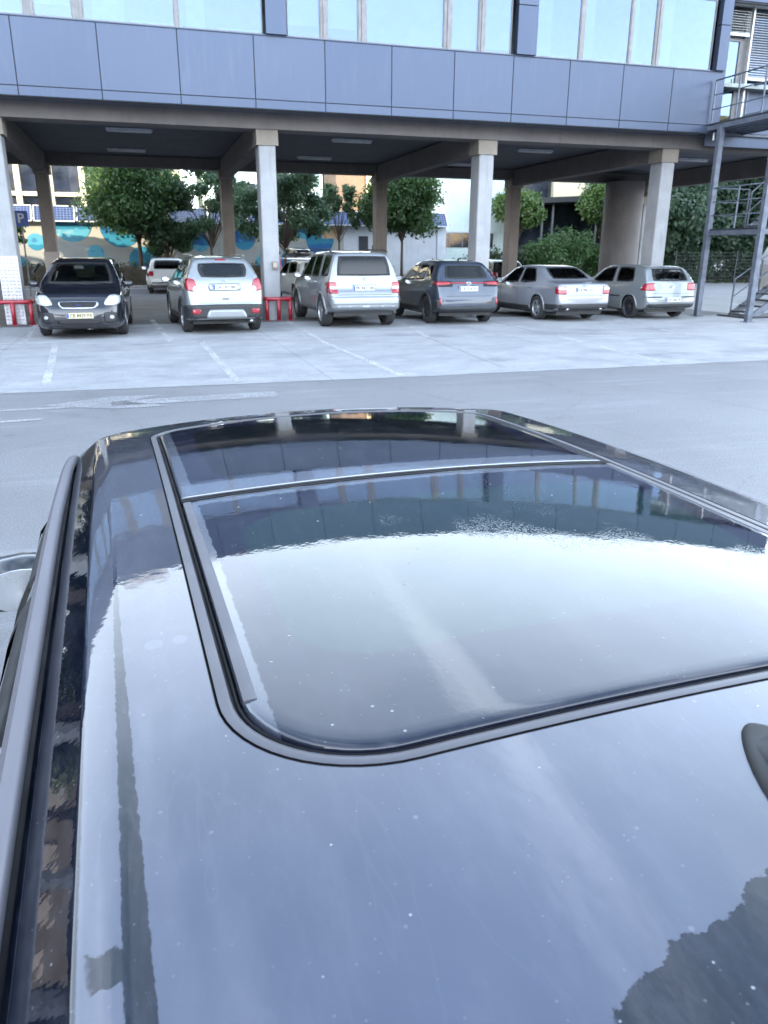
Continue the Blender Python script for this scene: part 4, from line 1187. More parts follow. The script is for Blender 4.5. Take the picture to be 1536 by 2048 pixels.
# --- black people carrier, nose to the camera
L = 4.33; h = L / 2
S = dict(L=L, R=.315, ax=(.72, 3.36), paint=M['nearblack'], tumble=.36, tw=.1,
    top=[(0, .66), (.03, .80), (.07, .98), (.10, 1.02), (.22, 1.30), (.36, 1.50), (.6, 1.575), (1.3, 1.60), (2.0, 1.595), (2.5, 1.53), (2.85, 1.36), (3.42, 1.045), (3.6, 1.00), (3.95, .92), (4.14, .82), (4.25, .70), (4.31, .60), (4.33, .52)],
    bot=[(0, .34), (.15, .28), (.7, .22), (3.5, .20), (4.1, .20), (4.33, .27)],
    belt=[(0, .98), (1., .98), (2.4, .95), (3.4, .93), (3.9, .86), (4.2, .72), (4.33, .5)],
    wid=[(0, .72), (.06, .80), (.25, .86), (.8, .90), (2.2, .912), (3.5, .90), (3.95, .86), (4.2, .76), (4.29, .66), (4.33, .56)],
    mirror=(3.10, 1.0), seat_x=2.45, seat_z=.62,
    windows=[dict(axis='front', c=[(-.70, 1.07), (.70, 1.07), (.56, 1.50), (-.56, 1.50)], r=.10),
             dict(axis='rear', c=[(-.60, 1.06), (.60, 1.06), (.52, 1.46), (-.52, 1.46)], r=.12),
             dict(axis='side', c=[(1.98 - h, 1.01), (2.98 - h, 1.00), (2.50 - h, 1.47), (2.0 - h, 1.50)]),
             dict(axis='side', c=[(1.02 - h, 1.02), (1.91 - h, 1.01), (1.93 - h, 1.50), (1.06 - h, 1.50)]),
             dict(axis='side', c=[(.50 - h, 1.07), (.95 - h, 1.03), (.98 - h, 1.49), (.62 - h, 1.45)])],
    pieces=seams([.98, 1.95, 2.98], h) + [handle(1.15, h, .90, M['nearblack']), handle(2.15, h, .89, M['nearblack']),
        hrow('headlight', 'front', .48, .80, .66, .86, M['lampclear'], mirror=True, r=.35, off=.008, nu=10, nv=8) | dict(c=[(.46, .665), (.82, .68), (.84, .86), (.62, .885)]),
        hrow('grille_frame', 'front', -.43, .43, .61, .75, M['chrome'], r=.22, off=.014, nu=22, nv=8, ring=1) | dict(c=[(-.34, .605), (.34, .605), (.43, .755), (-.43, .755)]),
        hrow('grille', 'front', -.36, .36, .625, .735, M['black'], r=.2, off=.008, nu=12, nv=4) | dict(c=[(-.31, .62), (.31, .62), (.39, .74), (-.39, .74)]),
        hrow('lower_grille', 'front', -.45, .45, .30, .40, M['black'], r=.2, off=.006, nu=10, nv=4),
        hrow('fog_lamp_recess', 'front', .48, .74, .32, .54, M['dark'], mirror=True, r=.25, off=.006),
        hrow('fog_lamp', 'front', .60, .68, .40, .47, M['lampclear'], mirror=True, r=.5, off=.014),
        hrow('bumper_lip', 'front', -.62, .62, .215, .25, M['dark'], r=.1, off=.02, nu=16, nv=2),
        hrow('tail_light', 'rear', .56, .74, .95, 1.40, M['lampred'], mirror=True, r=.2)])
root, cast, patch, bvh = place('parked_car', 'black people carrier parked nose out beside the white clad pillar', S, (-1.30, 18.55), -1.5, rev=True)
plate(root, cast, 'front', 0.02, .475, 'CB 8429 PX', 'plate_yellow')
# oval badge with script
p, nn = cast('front', 0, .68)
MB().lathe([(0, .012), (.055, .012), (.066, .004), (.066, -.01)], 24, 'x').build('badge', M['lampclear'], root, True)
bd = root.children[-1]; bd.location = (p.x + .01, 0, .68); bd.scale = (1, 1.25, .55)
tx = text_mesh('Ford', .05, M['blue'], 'lettering', root, .001); tx.rotation_euler = (PI / 2, 0, PI / 2); tx.location = (p.x + .024, 0, .68)
for y0 in (-.30, .28):
    mb = MB(); a, _ = cast('front', y0 + .25, 1.075); b, _ = cast('front', y0 - .25, 1.10)
    mb.tube([(a.x + .02, a.y, a.z + .01), (b.x + .02, b.y, b.z + .02)], .008, 6); mb.build('wiper', M['black'], root)
MB().cbox(1.07, 1.11, -.10, .10, 1.38, 1.44, .015).build('rear_view_mirror', M['black'], root)

# --- silver compact crossover with black lower bumper
L = 4.28; h = L / 2
S = dict(L=L, R=.345, ax=(.80, 3.355), paint=M['silver2'], tumble=.42, tw=.112, spokes=10,
    top=[(0, .62), (.02, .70), (.06, .86), (.085, 1.02), (.13, 1.16), (.20, 1.27), (.40, 1.50), (.50, 1.58), (.7, 1.625), (1.3, 1.655), (2.0, 1.635), (2.5, 1.55), (2.9, 1.34), (3.3, 1.12), (3.5, 1.07), (3.9, 1.0), (4.12, .86), (4.24, .7), (4.28, .55)],
    bot=[(0, .33), (.12, .28), (.7, .24), (3.5, .22), (4.28, .30)],
    belt=[(0, 1.08), (.5, 1.10), (1.6, 1.04), (2.6, 1.0), (3.4, .97), (4.0, .86), (4.28, .5)],
    wid=[(0, .70), (.05, .79), (.18, .855), (.6, .885), (2.2, .885), (3.5, .87), (4.0, .80), (4.2, .68), (4.28, .5)],
    mirror=(2.88, 1.03), seat_x=2.25, seat_z=.62, lip=M['dark'], lip_r=.034,
    windows=[dict(axis='rear', c=[(-.52, 1.20), (.52, 1.20), (.545, 1.50), (-.545, 1.50)], r=.16, privacy=False),
             dict(axis='front', c=[(-.68, 1.14), (.68, 1.14), (.54, 1.54), (-.54, 1.54)]),
             dict(axis='side', c=[(1.92 - h, 1.09), (2.92 - h, 1.06), (2.42 - h, 1.50), (1.94 - h, 1.55)]),
             dict(axis='side', c=[(1.02 - h, 1.13), (1.86 - h, 1.10), (1.88 - h, 1.55), (1.08 - h, 1.55)]),
             dict(axis='side', c=[(.50 - h, 1.27), (.93 - h, 1.16), (.97 - h, 1.52), (.66 - h, 1.48)], r=.2, privacy=True)],
    pieces=seams([.98, 1.90, 2.92], h) + [handle(1.12, h, .98, M['silver2']), handle(2.12, h, .96, M['silver2']),
        hrow('tail_light', 'rear', .50, .80, .92, 1.20, M['lampred'], mirror=True, r=.3, off=.012, nu=10, nv=10) | dict(c=[(.60, .90), (.84, .93), (.84, 1.19), (.63, 1.17)]),
        hrow('reversing_lamp', 'rear', .5, .6, .9, 1., M['lampclear'], mirror=True, r=.3, off=.017) | dict(c=[(.605, .895), (.70, .905), (.69, 1.0), (.62, 1.04)]),
        hrow('bumper_cladding', 'rear', -.86, .86, .29, .64, M['dark'], r=.10, off=.012, nu=26, nv=6),
        dict(n='bumper_cladding', a='side', c=Q(-h + .0, -h + .40, .29, .62), m=M['dark'], r=.02, off=.010, nu=8, nv=5),
        dict(n='sill_cladding', a='side', c=Q(-h + 1.18, -h + 2.98, .25, .42), m=M['dark'], r=.02, off=.010, nu=12, nv=3),
        hrow('skid_plate', 'rear', -.44, .44, .34, .52, M['silver'], r=.10, off=.03, nu=14, nv=4) | dict(c=[(-.47, .34), (.47, .34), (.38, .53), (-.38, .53)]),
        hrow('rear_reflector', 'rear', .56, .74, .44, .54, M['lampred'], mirror=True, r=.2, off=.02),
        hrow('tailgate_seam', 'rear', -.58, .58, .662, .668, M['black'], r=0, off=.003, nu=14, nv=1),
        hrow('plate_recess', 'rear', -.36, .36, .92, 1.08, M['silver'], r=.12, off=.006, nu=10, nv=4),
        hrow('high_brake_light', 'rear', -.12, .12, 1.555, 1.575, M['lampred'], r=.2, off=.012),
        hrow('tailgate_handle', 'rear', -.08, .08, .74, .76, M['black'], r=.2, off=.010)])
root, cast, patch, bvh = place('parked_car', 'silver crossover with black lower bumper, between the black people carrier and the pillar', S, (1.66, 18.75), 4.5)
plate(root, cast, 'rear', 0.0, 1.0, 'CA 5301 BK')
badge(root, cast, 'rear', 0, 1.13, 'bolt', .045)
MB().tube([(-h + .60, 0, 1.63), (-h + .48, 0, 1.80)], .004, 6).build('antenna', M['black'], root)
p, _ = cast('rear', -.1, 1.24); MB().tube([(p.x - .03, .02, 1.22), (p.x + .00, -.28, 1.25)], .010, 6).build('rear_wiper', M['black'], root)
MB().tube([(-h + .02, -.55, .27), (-h + .25, -.55, .28)], .035, 12).build('exhaust_tip', M['chrome'], root, True)
for s in (1, -1): MB().tube([(-h + .75 + .15 * k, s * (.585 + .01 * math.sin(k)), 1.655 + .02 * math.sin(PI * k / 10)) for k in range(11)], .014, 6).build('roof_rail', M['chrome'], root)

# --- tall silver off-roader
L = 4.60; h = L / 2
S = dict(L=L, R=.37, ax=(.86, 3.68), paint=M['silver'], tumble=.31, tw=.128, spokes=5,
    top=[(0, .66), (.03, .78), (.07, .86), (.12, .90), (.135, 1.05), (.17, 1.20), (.30, 1.60), (.38, 1.70), (.5, 1.745), (1.4, 1.785), (2.3, 1.77), (2.7, 1.68), (3.1, 1.42), (3.45, 1.18), (3.7, 1.12), (4.2, 1.05), (4.45, .9), (4.56, .75), (4.6, .6)],
    bot=[(0, .44), (.2, .38), (.8, .32), (3.8, .30), (4.6, .38)],
    belt=[(0, 1.1), (.5, 1.13), (2.6, 1.09), (3.5, 1.05), (4.2, .95), (4.6, .6)],
    wid=[(0, .78), (.04, .84), (.14, .885), (.5, .91), (2.5, .915), (3.9, .89), (4.35, .82), (4.55, .68), (4.6, .55)],
    mirror=(3.05, 1.10), seat_x=2.45, seat_z=.75, lip=M['silver'], lip_r=.035,
    windows=[dict(axis='rear', c=[(-.68, 1.21), (.68, 1.21), (.60, 1.655), (-.60, 1.655)], r=.06, privacy=2),
             dict(axis='front', c=[(-.70, 1.20), (.70, 1.20), (.60, 1.66), (-.60, 1.66)]),
             dict(axis='side', c=[(2.06 - h, 1.15), (3.08 - h, 1.12), (2.62 - h, 1.64), (2.08 - h, 1.68)]),
             dict(axis='side', c=[(1.22 - h, 1.16), (1.98 - h, 1.15), (2.0 - h, 1.68), (1.34 - h, 1.69)], privacy=True),
             dict(axis='side', c=[(.34 - h, 1.20), (1.02 - h, 1.18), (1.10 - h, 1.68), (.48 - h, 1.66)], privacy=True)],
    pieces=seams([1.12, 2.02, 3.04], h) + [handle(1.30, h, 1.03, M['silver']), handle(2.20, h, 1.02, M['silver']),
        hrow('tail_light', 'rear', .62, .86, .87, 1.08, M['lampred'], mirror=True, r=.08, off=.012, nu=8, nv=8) | dict(c=[(.66, .81), (.90, .81), (.90, 1.07), (.70, 1.07)]),
        hrow('turn_lamp', 'rear', .70, .9, .92, .98, M['lampclear'], mirror=True, r=.08, off=.017, nu=5, nv=3) | dict(c=[(.675, .90), (.90, .90), (.90, .975), (.685, .975)]),
        hrow('bumper', 'rear', -.88, .88, .46, .74, M['silver'], r=.06, off=.03, nu=22, nv=5),
        hrow('bumper_step', 'rear', -.80, .80, .555, .565, M['dark'], r=.0, off=.034, nu=18, nv=1),
        hrow('tailgate_seam', 'rear', -.68, .68, .775, .783, M['black'], r=0, off=.006, nu=14, nv=1),
        hrow('plate_lintel', 'rear', -.30, .30, 1.005, 1.025, M['chrome'], r=.1, off=.02, nu=6, nv=2),
        hrow('parking_sensor', 'rear', -.42, -.38, .50, .53, M['lampclear'], r=.5, off=.036, nu=4, nv=4, mirror=True),
        hrow('parking_sensor', 'rear', -.70, -.66, .50, .53, M['lampclear'], r=.5, off=.036, nu=4, nv=4, mirror=True),
        hrow('tow_cover', 'rear', -.09, .09, .495, .53, M['lampclear'], r=.3, off=.036, nu=4, nv=4)])
root, cast, patch, bvh = place('parked_car', 'tall silver off-roader with large square rear glass, right of the meter box pillar', S, (5.05, 19.35), 1.5)
plate(root, cast, 'rear', 0.02, .93, 'PK 9431 BB')
badge(root, cast, 'rear', 0, 1.13, 'star', .04)
for s in (1, -1): MB().tube([(-h + .55 + .22 * k, s * .70, 1.755 + .045 * min(1, math.sin(PI * k / 10) * 2.5)) for k in range(11)], .016, 6).build('roof_rail', M['dark'], root)
p, _ = cast('rear', 0, 1.25); MB().tube([(p.x - .03, 0.05, 1.225), (p.x - .01, -.35, 1.235)], .011, 6).build('rear_wiper', M['black'], root)

# --- dark crossover
L = 4.18; h = L / 2
S = dict(L=L, R=.35, ax=(.78, 3.34), paint=M['slate'], tumble=.46, tw=.108, spokes=10, rim=M['darkalloy'],
    top=[(0, .60), (.02, .72), (.05, .84), (.07, .90), (.11, 1.02), (.18, 1.10), (.30, 1.24), (.50, 1.46), (.60, 1.52), (.8, 1.55), (1.4, 1.57), (2.1, 1.55), (2.55, 1.44), (2.95, 1.22), (3.2, 1.06), (3.5, 1.01), (3.9, .93), (4.08, .8), (4.18, .55)],
    bot=[(0, .36), (.12, .32), (.7, .25), (3.4, .22), (4.18, .30)],
    belt=[(0, 1.02), (.5, 1.06), (1.6, .99), (2.6, .95), (3.4, .92), (4.0, .8), (4.18, .5)],
    wid=[(0, .72), (.04, .80), (.16, .86), (.5, .885), (2.2, .88), (3.5, .86), (3.95, .78), (4.12, .66), (4.18, .5)],
    mirror=(2.80, 1.0), seat_x=2.2, seat_z=.58, lip=M['dark'], lip_r=.045,
    windows=[dict(axis='rear', c=[(-.60, 1.12), (.60, 1.12), (.50, 1.43), (-.50, 1.43)], r=.10, privacy=True),
             dict(axis='front', c=[(-.66, 1.09), (.66, 1.09), (.52, 1.46), (-.52, 1.46)]),
             dict(axis='side', c=[(1.88 - h, 1.04), (2.84 - h, 1.01), (2.36 - h, 1.42), (1.90 - h, 1.46)]),
             dict(axis='side', c=[(1.14 - h, 1.08), (1.80 - h, 1.05), (1.82 - h, 1.46), (1.16 - h, 1.46)], privacy=True),
             dict(axis='side', c=[(.62 - h, 1.22), (1.02 - h, 1.13), (1.04 - h, 1.45), (.80 - h, 1.43)], r=.2, privacy=True)],
    pieces=seams([1.05, 1.84, 2.84], h) + [handle(1.20, h, .94, M['nearblack']), handle(2.02, h, .92, M['nearblack']),
        dict(n='side_panel', a='side', c=[(-h + .30, .40), (h - .60, .36), (h - .75, .93), (-h + .52, 1.0)], m=M['nearblack'], r=.02, off=.0012, nu=26, nv=8, thick=.001) if False else hrow('light_bar', 'rear', -.66, .66, 1.005, 1.03, M['lampred'], r=.0, off=.012, nu=18, nv=2),
        hrow('tail_light', 'rear', .50, .84, .96, 1.05, M['lampred'], mirror=True, r=.15, off=.014, nu=8, nv=4) | dict(c=[(.50, .985), (.86, .95), (.86, 1.05), (.50, 1.04)]),
        hrow('lamp_housing', 'rear', .42, .86, .93, 1.06, M['black'], mirror=True, r=.1, off=.008, nu=8, nv=4),
        hrow('rear_reflector', 'rear', .74, .8, .50, .66, M['lampred'], mirror=True, r=.2, off=.02, nu=3, nv=4) | dict(c=[(.735, .49), (.775, .49), (.785, .67), (.745, .67)]),
        hrow('bumper_cladding', 'rear', -.80, .80, .31, .44, M['dark'], r=.06, off=.014, nu=20, nv=4),
        dict(n='rear_cladding', a='side', c=Q(-h + .04, -h + .36, .30, .62), m=M['dark'], r=.05, off=.010, nu=6, nv=5),
        dict(n='sill_cladding', a='side', c=Q(-h + 1.2, -h + 2.92, .24, .44), m=M['dark'], r=.02, off=.010, nu=12, nv=3),
        hrow('tailgate_seam', 'rear', -.60, .60, .70, .706, M['black'], r=0, off=.004, nu=14, nv=1)])
S['windows'][0]['seal'] = M['black']
root, cast, patch, bvh = place('parked_car', 'dark slate crossover with black roof and thin red light bar across its tail', S, (7.85, 19.60), 1.0)
plate(root, cast, 'rear', 0.0, .88, 'CB 7028 EO')
badge(root, cast, 'rear', 0, 1.0, 'ovals', .055, .012)
MB().tube([(-h + .78, .02, 1.55), (-h + .74, .02, 1.585), (-h + .60, .02, 1.60)], .022, 8).build('antenna', M['black'], root, True)
patch('black_roof', 'top', [(-h + .62, -.47), (-h + 2.1, -.47), (-h + 2.1, .47), (-h + .62, .47)], M['darkroof'], r=.1, off=.003, nu=16, nv=12)

# --- grey saloon
L = 4.55; h = L / 2
S = dict(L=L, R=.318, ax=(1.02, 3.67), paint=M['lav'], tumble=.44, tw=.11, spokes=5,
    top=[(0, .60), (.02, .68), (.05, .76), (.07, .90), (.10, .965), (.18, .985), (.45, 1.01), (.62, 1.04), (.95, 1.20), (1.25, 1.34), (1.45, 1.395), (1.8, 1.425), (2.3, 1.425), (2.7, 1.36), (3.1, 1.14), (3.45, .98), (3.7, .94), (4.2, .83), (4.42, .70), (4.52, .58), (4.55, .48)],
    bot=[(0, .34), (.1, .30), (.8, .22), (3.8, .18), (4.55, .24)],
    belt=[(0, .90), (.6, .95), (2.0, .90), (3.4, .84), (4.1, .75), (4.55, .4)],
    wid=[(0, .70), (.04, .77), (.16, .84), (.5, .875), (2.2, .885), (3.7, .87), (4.25, .79), (4.48, .66), (4.55, .5)],
    mirror=(3.02, .92), seat_x=2.45, seat_z=.50, lip_r=.028,
    windows=[dict(axis='rear', c=[(-.60, 1.07), (.60, 1.07), (.50, 1.36), (-.50, 1.36)], r=.12),
             dict(axis='front', c=[(-.66, .99), (.66, .99), (.52, 1.36), (-.52, 1.36)]),
             dict(axis='side', c=[(2.14 - h, .95), (3.10 - h, .93), (2.62 - h, 1.33), (2.16 - h, 1.37)]),
             dict(axis='side', c=[(1.16 - h, .99), (2.06 - h, .95), (2.08 - h, 1.37), (1.50 - h, 1.35)], r=.16)],
    pieces=seams([1.28, 2.10, 3.06], h, .30, .9) + [handle(1.42, h, .84, M['lav']), handle(2.26, h, .82, M['lav']),
        hrow('tail_light', 'rear', .52, .80, .72, .92, M['lampred'], mirror=True, r=.12, off=.012, nu=8, nv=6) | dict(c=[(.56, .70), (.84, .71), (.83, .90), (.58, .91)]),
        hrow('reversing_lamp', 'rear', .58, .8, .84, .90, M['lampclear'], mirror=True, r=.2, off=.017) | dict(c=[(.60, .80), (.80, .82), (.80, .885), (.62, .90)]),
        hrow('bumper_cladding', 'rear', -.76, .76, .31, .46, M['dark'], r=.04, off=.010, nu=20, nv=4),
        dict(n='bumper_cladding', a='side', c=Q(-h + .03, -h + .62, .30, .45), m=M['dark'], r=.02, off=.008, nu=8, nv=3),
        dict(n='sill_trim', a='side', c=Q(-h + 1.40, -h + 3.25, .22, .36), m=M['dark'], r=.02, off=.008, nu=12, nv=3),
        hrow('boot_seam', 'rear', -.56, .56, .665, .671, M['black'], r=0, off=.003, nu=14, nv=1)])
root, cast, patch, bvh = place('parked_car', 'lavender grey saloon with boot, between the dark crossover and the small hatchback', S, (11.2, 20.0), 4.0)
plate(root, cast, 'rear', 0.0, .81, 'CB 9942 KA')
badge(root, cast, 'rear', 0, .925, 'rings4', .035)
for y in (.52, -.52): MB().tube([(-h - .0, y, .33), (-h + .2, y, .33)], .036, 12).build('exhaust_tip', M['chrome'], root, True)

# --- small three door hatchback
L = 4.15; h = L / 2
S = dict(L=L, R=.305, ax=(.78, 3.29), paint=M['silver2'], tumble=.38, tw=.1, spokes=9, rim=M['darkalloy'], rimk=.72,
    top=[(0, .58), (.03, .66), (.05, .72), (.09, .86), (.115, .98), (.20, 1.12), (.36, 1.32), (.46, 1.385), (.7, 1.42), (1.4, 1.445), (2.0, 1.43), (2.4, 1.34), (2.75, 1.12), (3.05, .97), (3.3, .93), (3.8, .82), (4.05, .68), (4.15, .5)],
    bot=[(0, .36), (.1, .30), (.7, .22), (3.4, .20), (4.15, .28)],
    belt=[(0, .95), (.6, .97), (2.0, .91), (3.0, .86), (3.7, .78), (4.15, .4)],
    wid=[(0, .72), (.04, .79), (.14, .835), (.5, .865), (2.0, .87), (3.4, .85), (3.9, .77), (4.1, .62), (4.15, .5)],
    mirror=(2.66, .93), seat_x=2.1, seat_z=.52, lip_r=.026,
    windows=[dict(axis='rear', c=[(-.60, 1.02), (.60, 1.02), (.52, 1.345), (-.52, 1.345)], r=.10),
             dict(axis='front', c=[(-.64, .98), (.64, .98), (.52, 1.34), (-.52, 1.34)]),
             dict(axis='side', c=[(1.62 - h, .96), (2.74 - h, .93), (2.24 - h, 1.33), (1.72 - h, 1.38)]),
             dict(axis='side', c=[(.66 - h, 1.0), (1.50 - h, .965), (1.60 - h, 1.385), (.86 - h, 1.37)], r=.14)],
    pieces=seams([1.54, 2.70], h, .30, .92) + [handle(1.72, h, .86, M['silver2']),
        hrow('tail_light', 'rear', .55, .82, .78, .98, M['lampred'], mirror=True, r=.1, off=.012, nu=8, nv=6) | dict(c=[(.53, .77), (.85, .77), (.78, .97), (.56, .97)]),
        dict(n='tail_light', a='side', c=[(-h + .06, .77), (-h + .34, .78), (-h + .20, .95), (-h + .10, .96)], m=M['lampred'], r=.1, off=.010, nu=5, nv=5),
        hrow('bumper_strip', 'rear', .32, .84, .585, .615, M['dark'], mirror=True, r=.1, off=.012, nu=8, nv=2),
        dict(n='rub_strip', a='side', c=Q(-h + 1.2, -h + 2.6, .575, .61), m=M['dark'], r=.02, off=.012, nu=12, nv=2),
        hrow('bumper_cladding', 'rear', -.78, .78, .32, .42, M['dark'], r=.06, off=.008, nu=20, nv=3),
        hrow('tailgate_seam', 'rear', -.62, .62, .69, .696, M['black'], r=0, off=.003, nu=14, nv=1)])
root, cast, patch, bvh = place('parked_car', 'small silver three door hatchback with dark wheels, nearest the steel staircase', S, (14.0, 19.85), 3.0)
plate(root, cast, 'rear', -.05, .53, 'CB 1820 PH')
badge(root, cast, 'rear', 0, .87, 'vw', .045)

# --- cars further back, small in the picture: simple copies of the same bodies
def back_car(label, S, xy, head, group=None, rev=False):
    r, c, p, b = place('parked_car', label, S, xy, head, group, rev); return r, c, p
L = 4.1; h = L / 2
S = dict(L=L, R=.30, ax=(.75, 3.25), paint=M['whitecar'], tumble=.30, tw=.1,
    top=[(0, .6), (.03, .7), (.07, .88), (.11, 1.0), (.2, 1.18), (.34, 1.36), (.5, 1.42), (1.3, 1.46), (2.0, 1.44), (2.5, 1.3), (2.95, .98), (3.7, .84), (4.02, .68), (4.1, .5)],
    bot=[(0, .34), (.7, .22), (3.4, .2), (4.1, .28)], belt=[(0, .95), (2, .92), (3, .86), (4.1, .4)],
    wid=[(0, .7), (.05, .78), (.3, .83), (2, .84), (3.5, .82), (3.95, .7), (4.1, .5)], mirror=(2.66, .93), seat_x=2.1, seat_z=.52,
    windows=[dict(axis='rear', c=[(-.60, 1.0), (.60, 1.0), (.52, 1.36), (-.52, 1.36)], privacy=True),
             dict(axis='side', c=[(1.62 - h, .96), (2.74 - h, .93), (2.24 - h, 1.33), (1.72 - h, 1.38)]),
             dict(axis='side', c=[(.5 - h, 1.0), (1.50 - h, .965), (1.60 - h, 1.385), (.7 - h, 1.37)]),
             dict(axis='front', c=[(-.60, .98), (.60, .98), (.52, 1.34), (-.52, 1.34)])],
    pieces=[hrow('tail_light', 'rear', .6, .82, .72, .92, M['lampred'], mirror=True, r=.1, off=.012), hrow('bumper_strip', 'rear', -.7, .7, .42, .47, M['dark'], r=0, off=.01, nu=10, nv=2)])
r1, c1_, p1_ = back_car('white hatchback standing behind the silver crossover by the clipped hedge', S, (1.05, 36.4), 1.0)
plate(r1, c1_, 'rear', 0, .62, 'CA 2214 TT')
S2 = dict(S); S2['paint'] = M['whitecar']
r2, c2_, p2_ = back_car('white car carrying a black roof box, half hidden behind the tall silver off-roader', S2, (6.1, 29.4), 6.0)
bx = empty('roof_box', (5.75, 30.9, 1.50), PI / 2 + math.radians(6)); tag(bx, 'black roof box strapped on the white car behind the off-roader', 'roof box')
V = []; F = []; n1 = 12; n2 = 16
for i in range(n1 + 1):
    k = i / n1; x = -1.0 + 2.0 * k; e = max(.06, math.sin(PI * min(1, max(0, .04 + .92 * k))) ** .35)
    for j in range(n2):
        a = 2 * PI * j / n2; V.append((x, .40 * e * math.copysign(abs(math.cos(a)) ** .5, math.cos(a)), .20 + .19 * e * math.copysign(abs(math.sin(a)) ** .6, math.sin(a))))
for i in range(n1):
    for j in range(n2): F.append((i * n2 + j, i * n2 + (j + 1) % n2, (i + 1) * n2 + (j + 1) % n2, (i + 1) * n2 + j))
F += [tuple(range(n2)), tuple(n1 * n2 + j for j in range(n2))]
MB().add(V, F).build('lid', M['nearblack'], bx, True)
for x in (-.5, .5): MB().cbox(x - .02, x + .02, -.55, .55, -.02, .03, .006).build('crossbar', M['chrome'], bx)
S3 = dict(S); S3['paint'] = M['nearblack']
r3, c3_, p3_ = back_car('dark car far back, just showing to the right of the slate crossover roof', S3, (15.3, 33.0), 4.0)
S4 = dict(S); S4['paint'] = M['whitecar']
r4, c4_, p4_ = back_car('white car beyond the bushes, only its roof showing left of the round pillar', S4, (33.9, 56.0), -30)
# underside of foreground car from the same builder
L = 4.35; h = L / 2
SF = dict(L=L, R=.32, ax=(.80, 3.42), paint=M['nearblack'], tumble=.34, tw=.11,
    top=[(0, .6), (.03, .7), (.08, .92), (.18, 1.06), (.42, 1.26), (.60, 1.30), (1.4, 1.315), (2.2, 1.31), (2.52, 1.27), (2.75, 1.16), (3.2, .97), (3.4, .93), (3.9, .82), (4.2, .68), (4.35, .5)],
    bot=[(0, .34), (.1, .30), (.8, .22), (3.5, .18), (4.35, .26)], belt=[(0, .95), (.6, .97), (2, .93), (3.2, .86), (3.9, .76), (4.35, .4)],
    wid=[(0, .66), (.05, .73), (.2, .78), (.8, .81), (2.2, .815), (3.5, .80), (4.0, .73), (4.25, .60), (4.35, .45)],
    mirror=(2.56, .97), mo=-.01, seat_x=2.0, seat_z=.52,
    windows=[dict(axis='front', c=[(-.66, .98), (.66, .98), (.54, 1.26), (-.54, 1.26)]), dict(axis='rear', c=[(-.6, 1.05), (.6, 1.05), (.52, 1.24), (-.52, 1.24)], privacy=True),
             dict(axis='side', c=[(2.04 - h, .97), (2.92 - h, .95), (2.50 - h, 1.235), (2.06 - h, 1.25)]),
             dict(axis='side', c=[(1.14 - h, .99), (1.96 - h, .97), (1.98 - h, 1.25), (1.20 - h, 1.25)])],
    pieces=seams([1.05, 2.0, 2.96], h) + [handle(1.2, h, .86, M['nearblack']), handle(2.15, h, .85, M['nearblack']),
        hrow('tail_light', 'rear', .5, .8, .74, .92, M['lampred'], mirror=True), hrow('headlight', 'front', .5, .8, .62, .74, M['lampclear'], mirror=True)])
sub = empty('parked_car_tmp', (0, 0, 0), 0)
build_car(sub, SF)
for ch in list(sub.children):
    ch.parent = car; ch.location = ch.location + Vector((.98, 0, 0))
bpy.data.objects.remove(sub)
# ================================================================ vegetation
def mat_leaf(name, a, b, tr=.35):
    t = NT(name); oi = t.noise(1.1, 4, .6); n2 = t.noise(14, 2)
    c = t.mix(t.rng(oi, .32, .68), a, b); c = t.mix(t.rng(n2, .35, .7, 0, .5), c, tuple(x * .6 for x in a))
    t.set(Base_Color=c, Roughness=.5)
    tl = t.n.new('ShaderNodeBsdfTranslucent'); t.l.new(t.mix(.6, c, tuple(min(1, x * 2.2) for x in b)), tl.inputs[0])
    mx = t.n.new('ShaderNodeMixShader'); mx.inputs[0].default_value = tr
    t.l.new(t.b.outputs[0], mx.inputs[1]); t.l.new(tl.outputs[0], mx.inputs[2]); t.shader(mx.outputs[0]); return t.m
M['leafA'] = mat_leaf('broad leaves', (.032, .074, .022), (.066, .130, .036)); M['leafB'] = mat_leaf('fine leaves', (.036, .075, .036), (.065, .12, .055))
M['leafC'] = mat_leaf('dark leaves', (.028, .056, .034), (.054, .098, .052)); M['leafD'] = mat_leaf('bright leaves', (.05, .10, .022), (.09, .15, .035))
M['hedge'] = mat_leaf('hedge leaves', (.024, .042, .018), (.045, .068, .028)); M['bark'] = simple('bark', (.10, .075, .055), .9, bump=.5, sc=9)
NPR = np.random.default_rng(5)
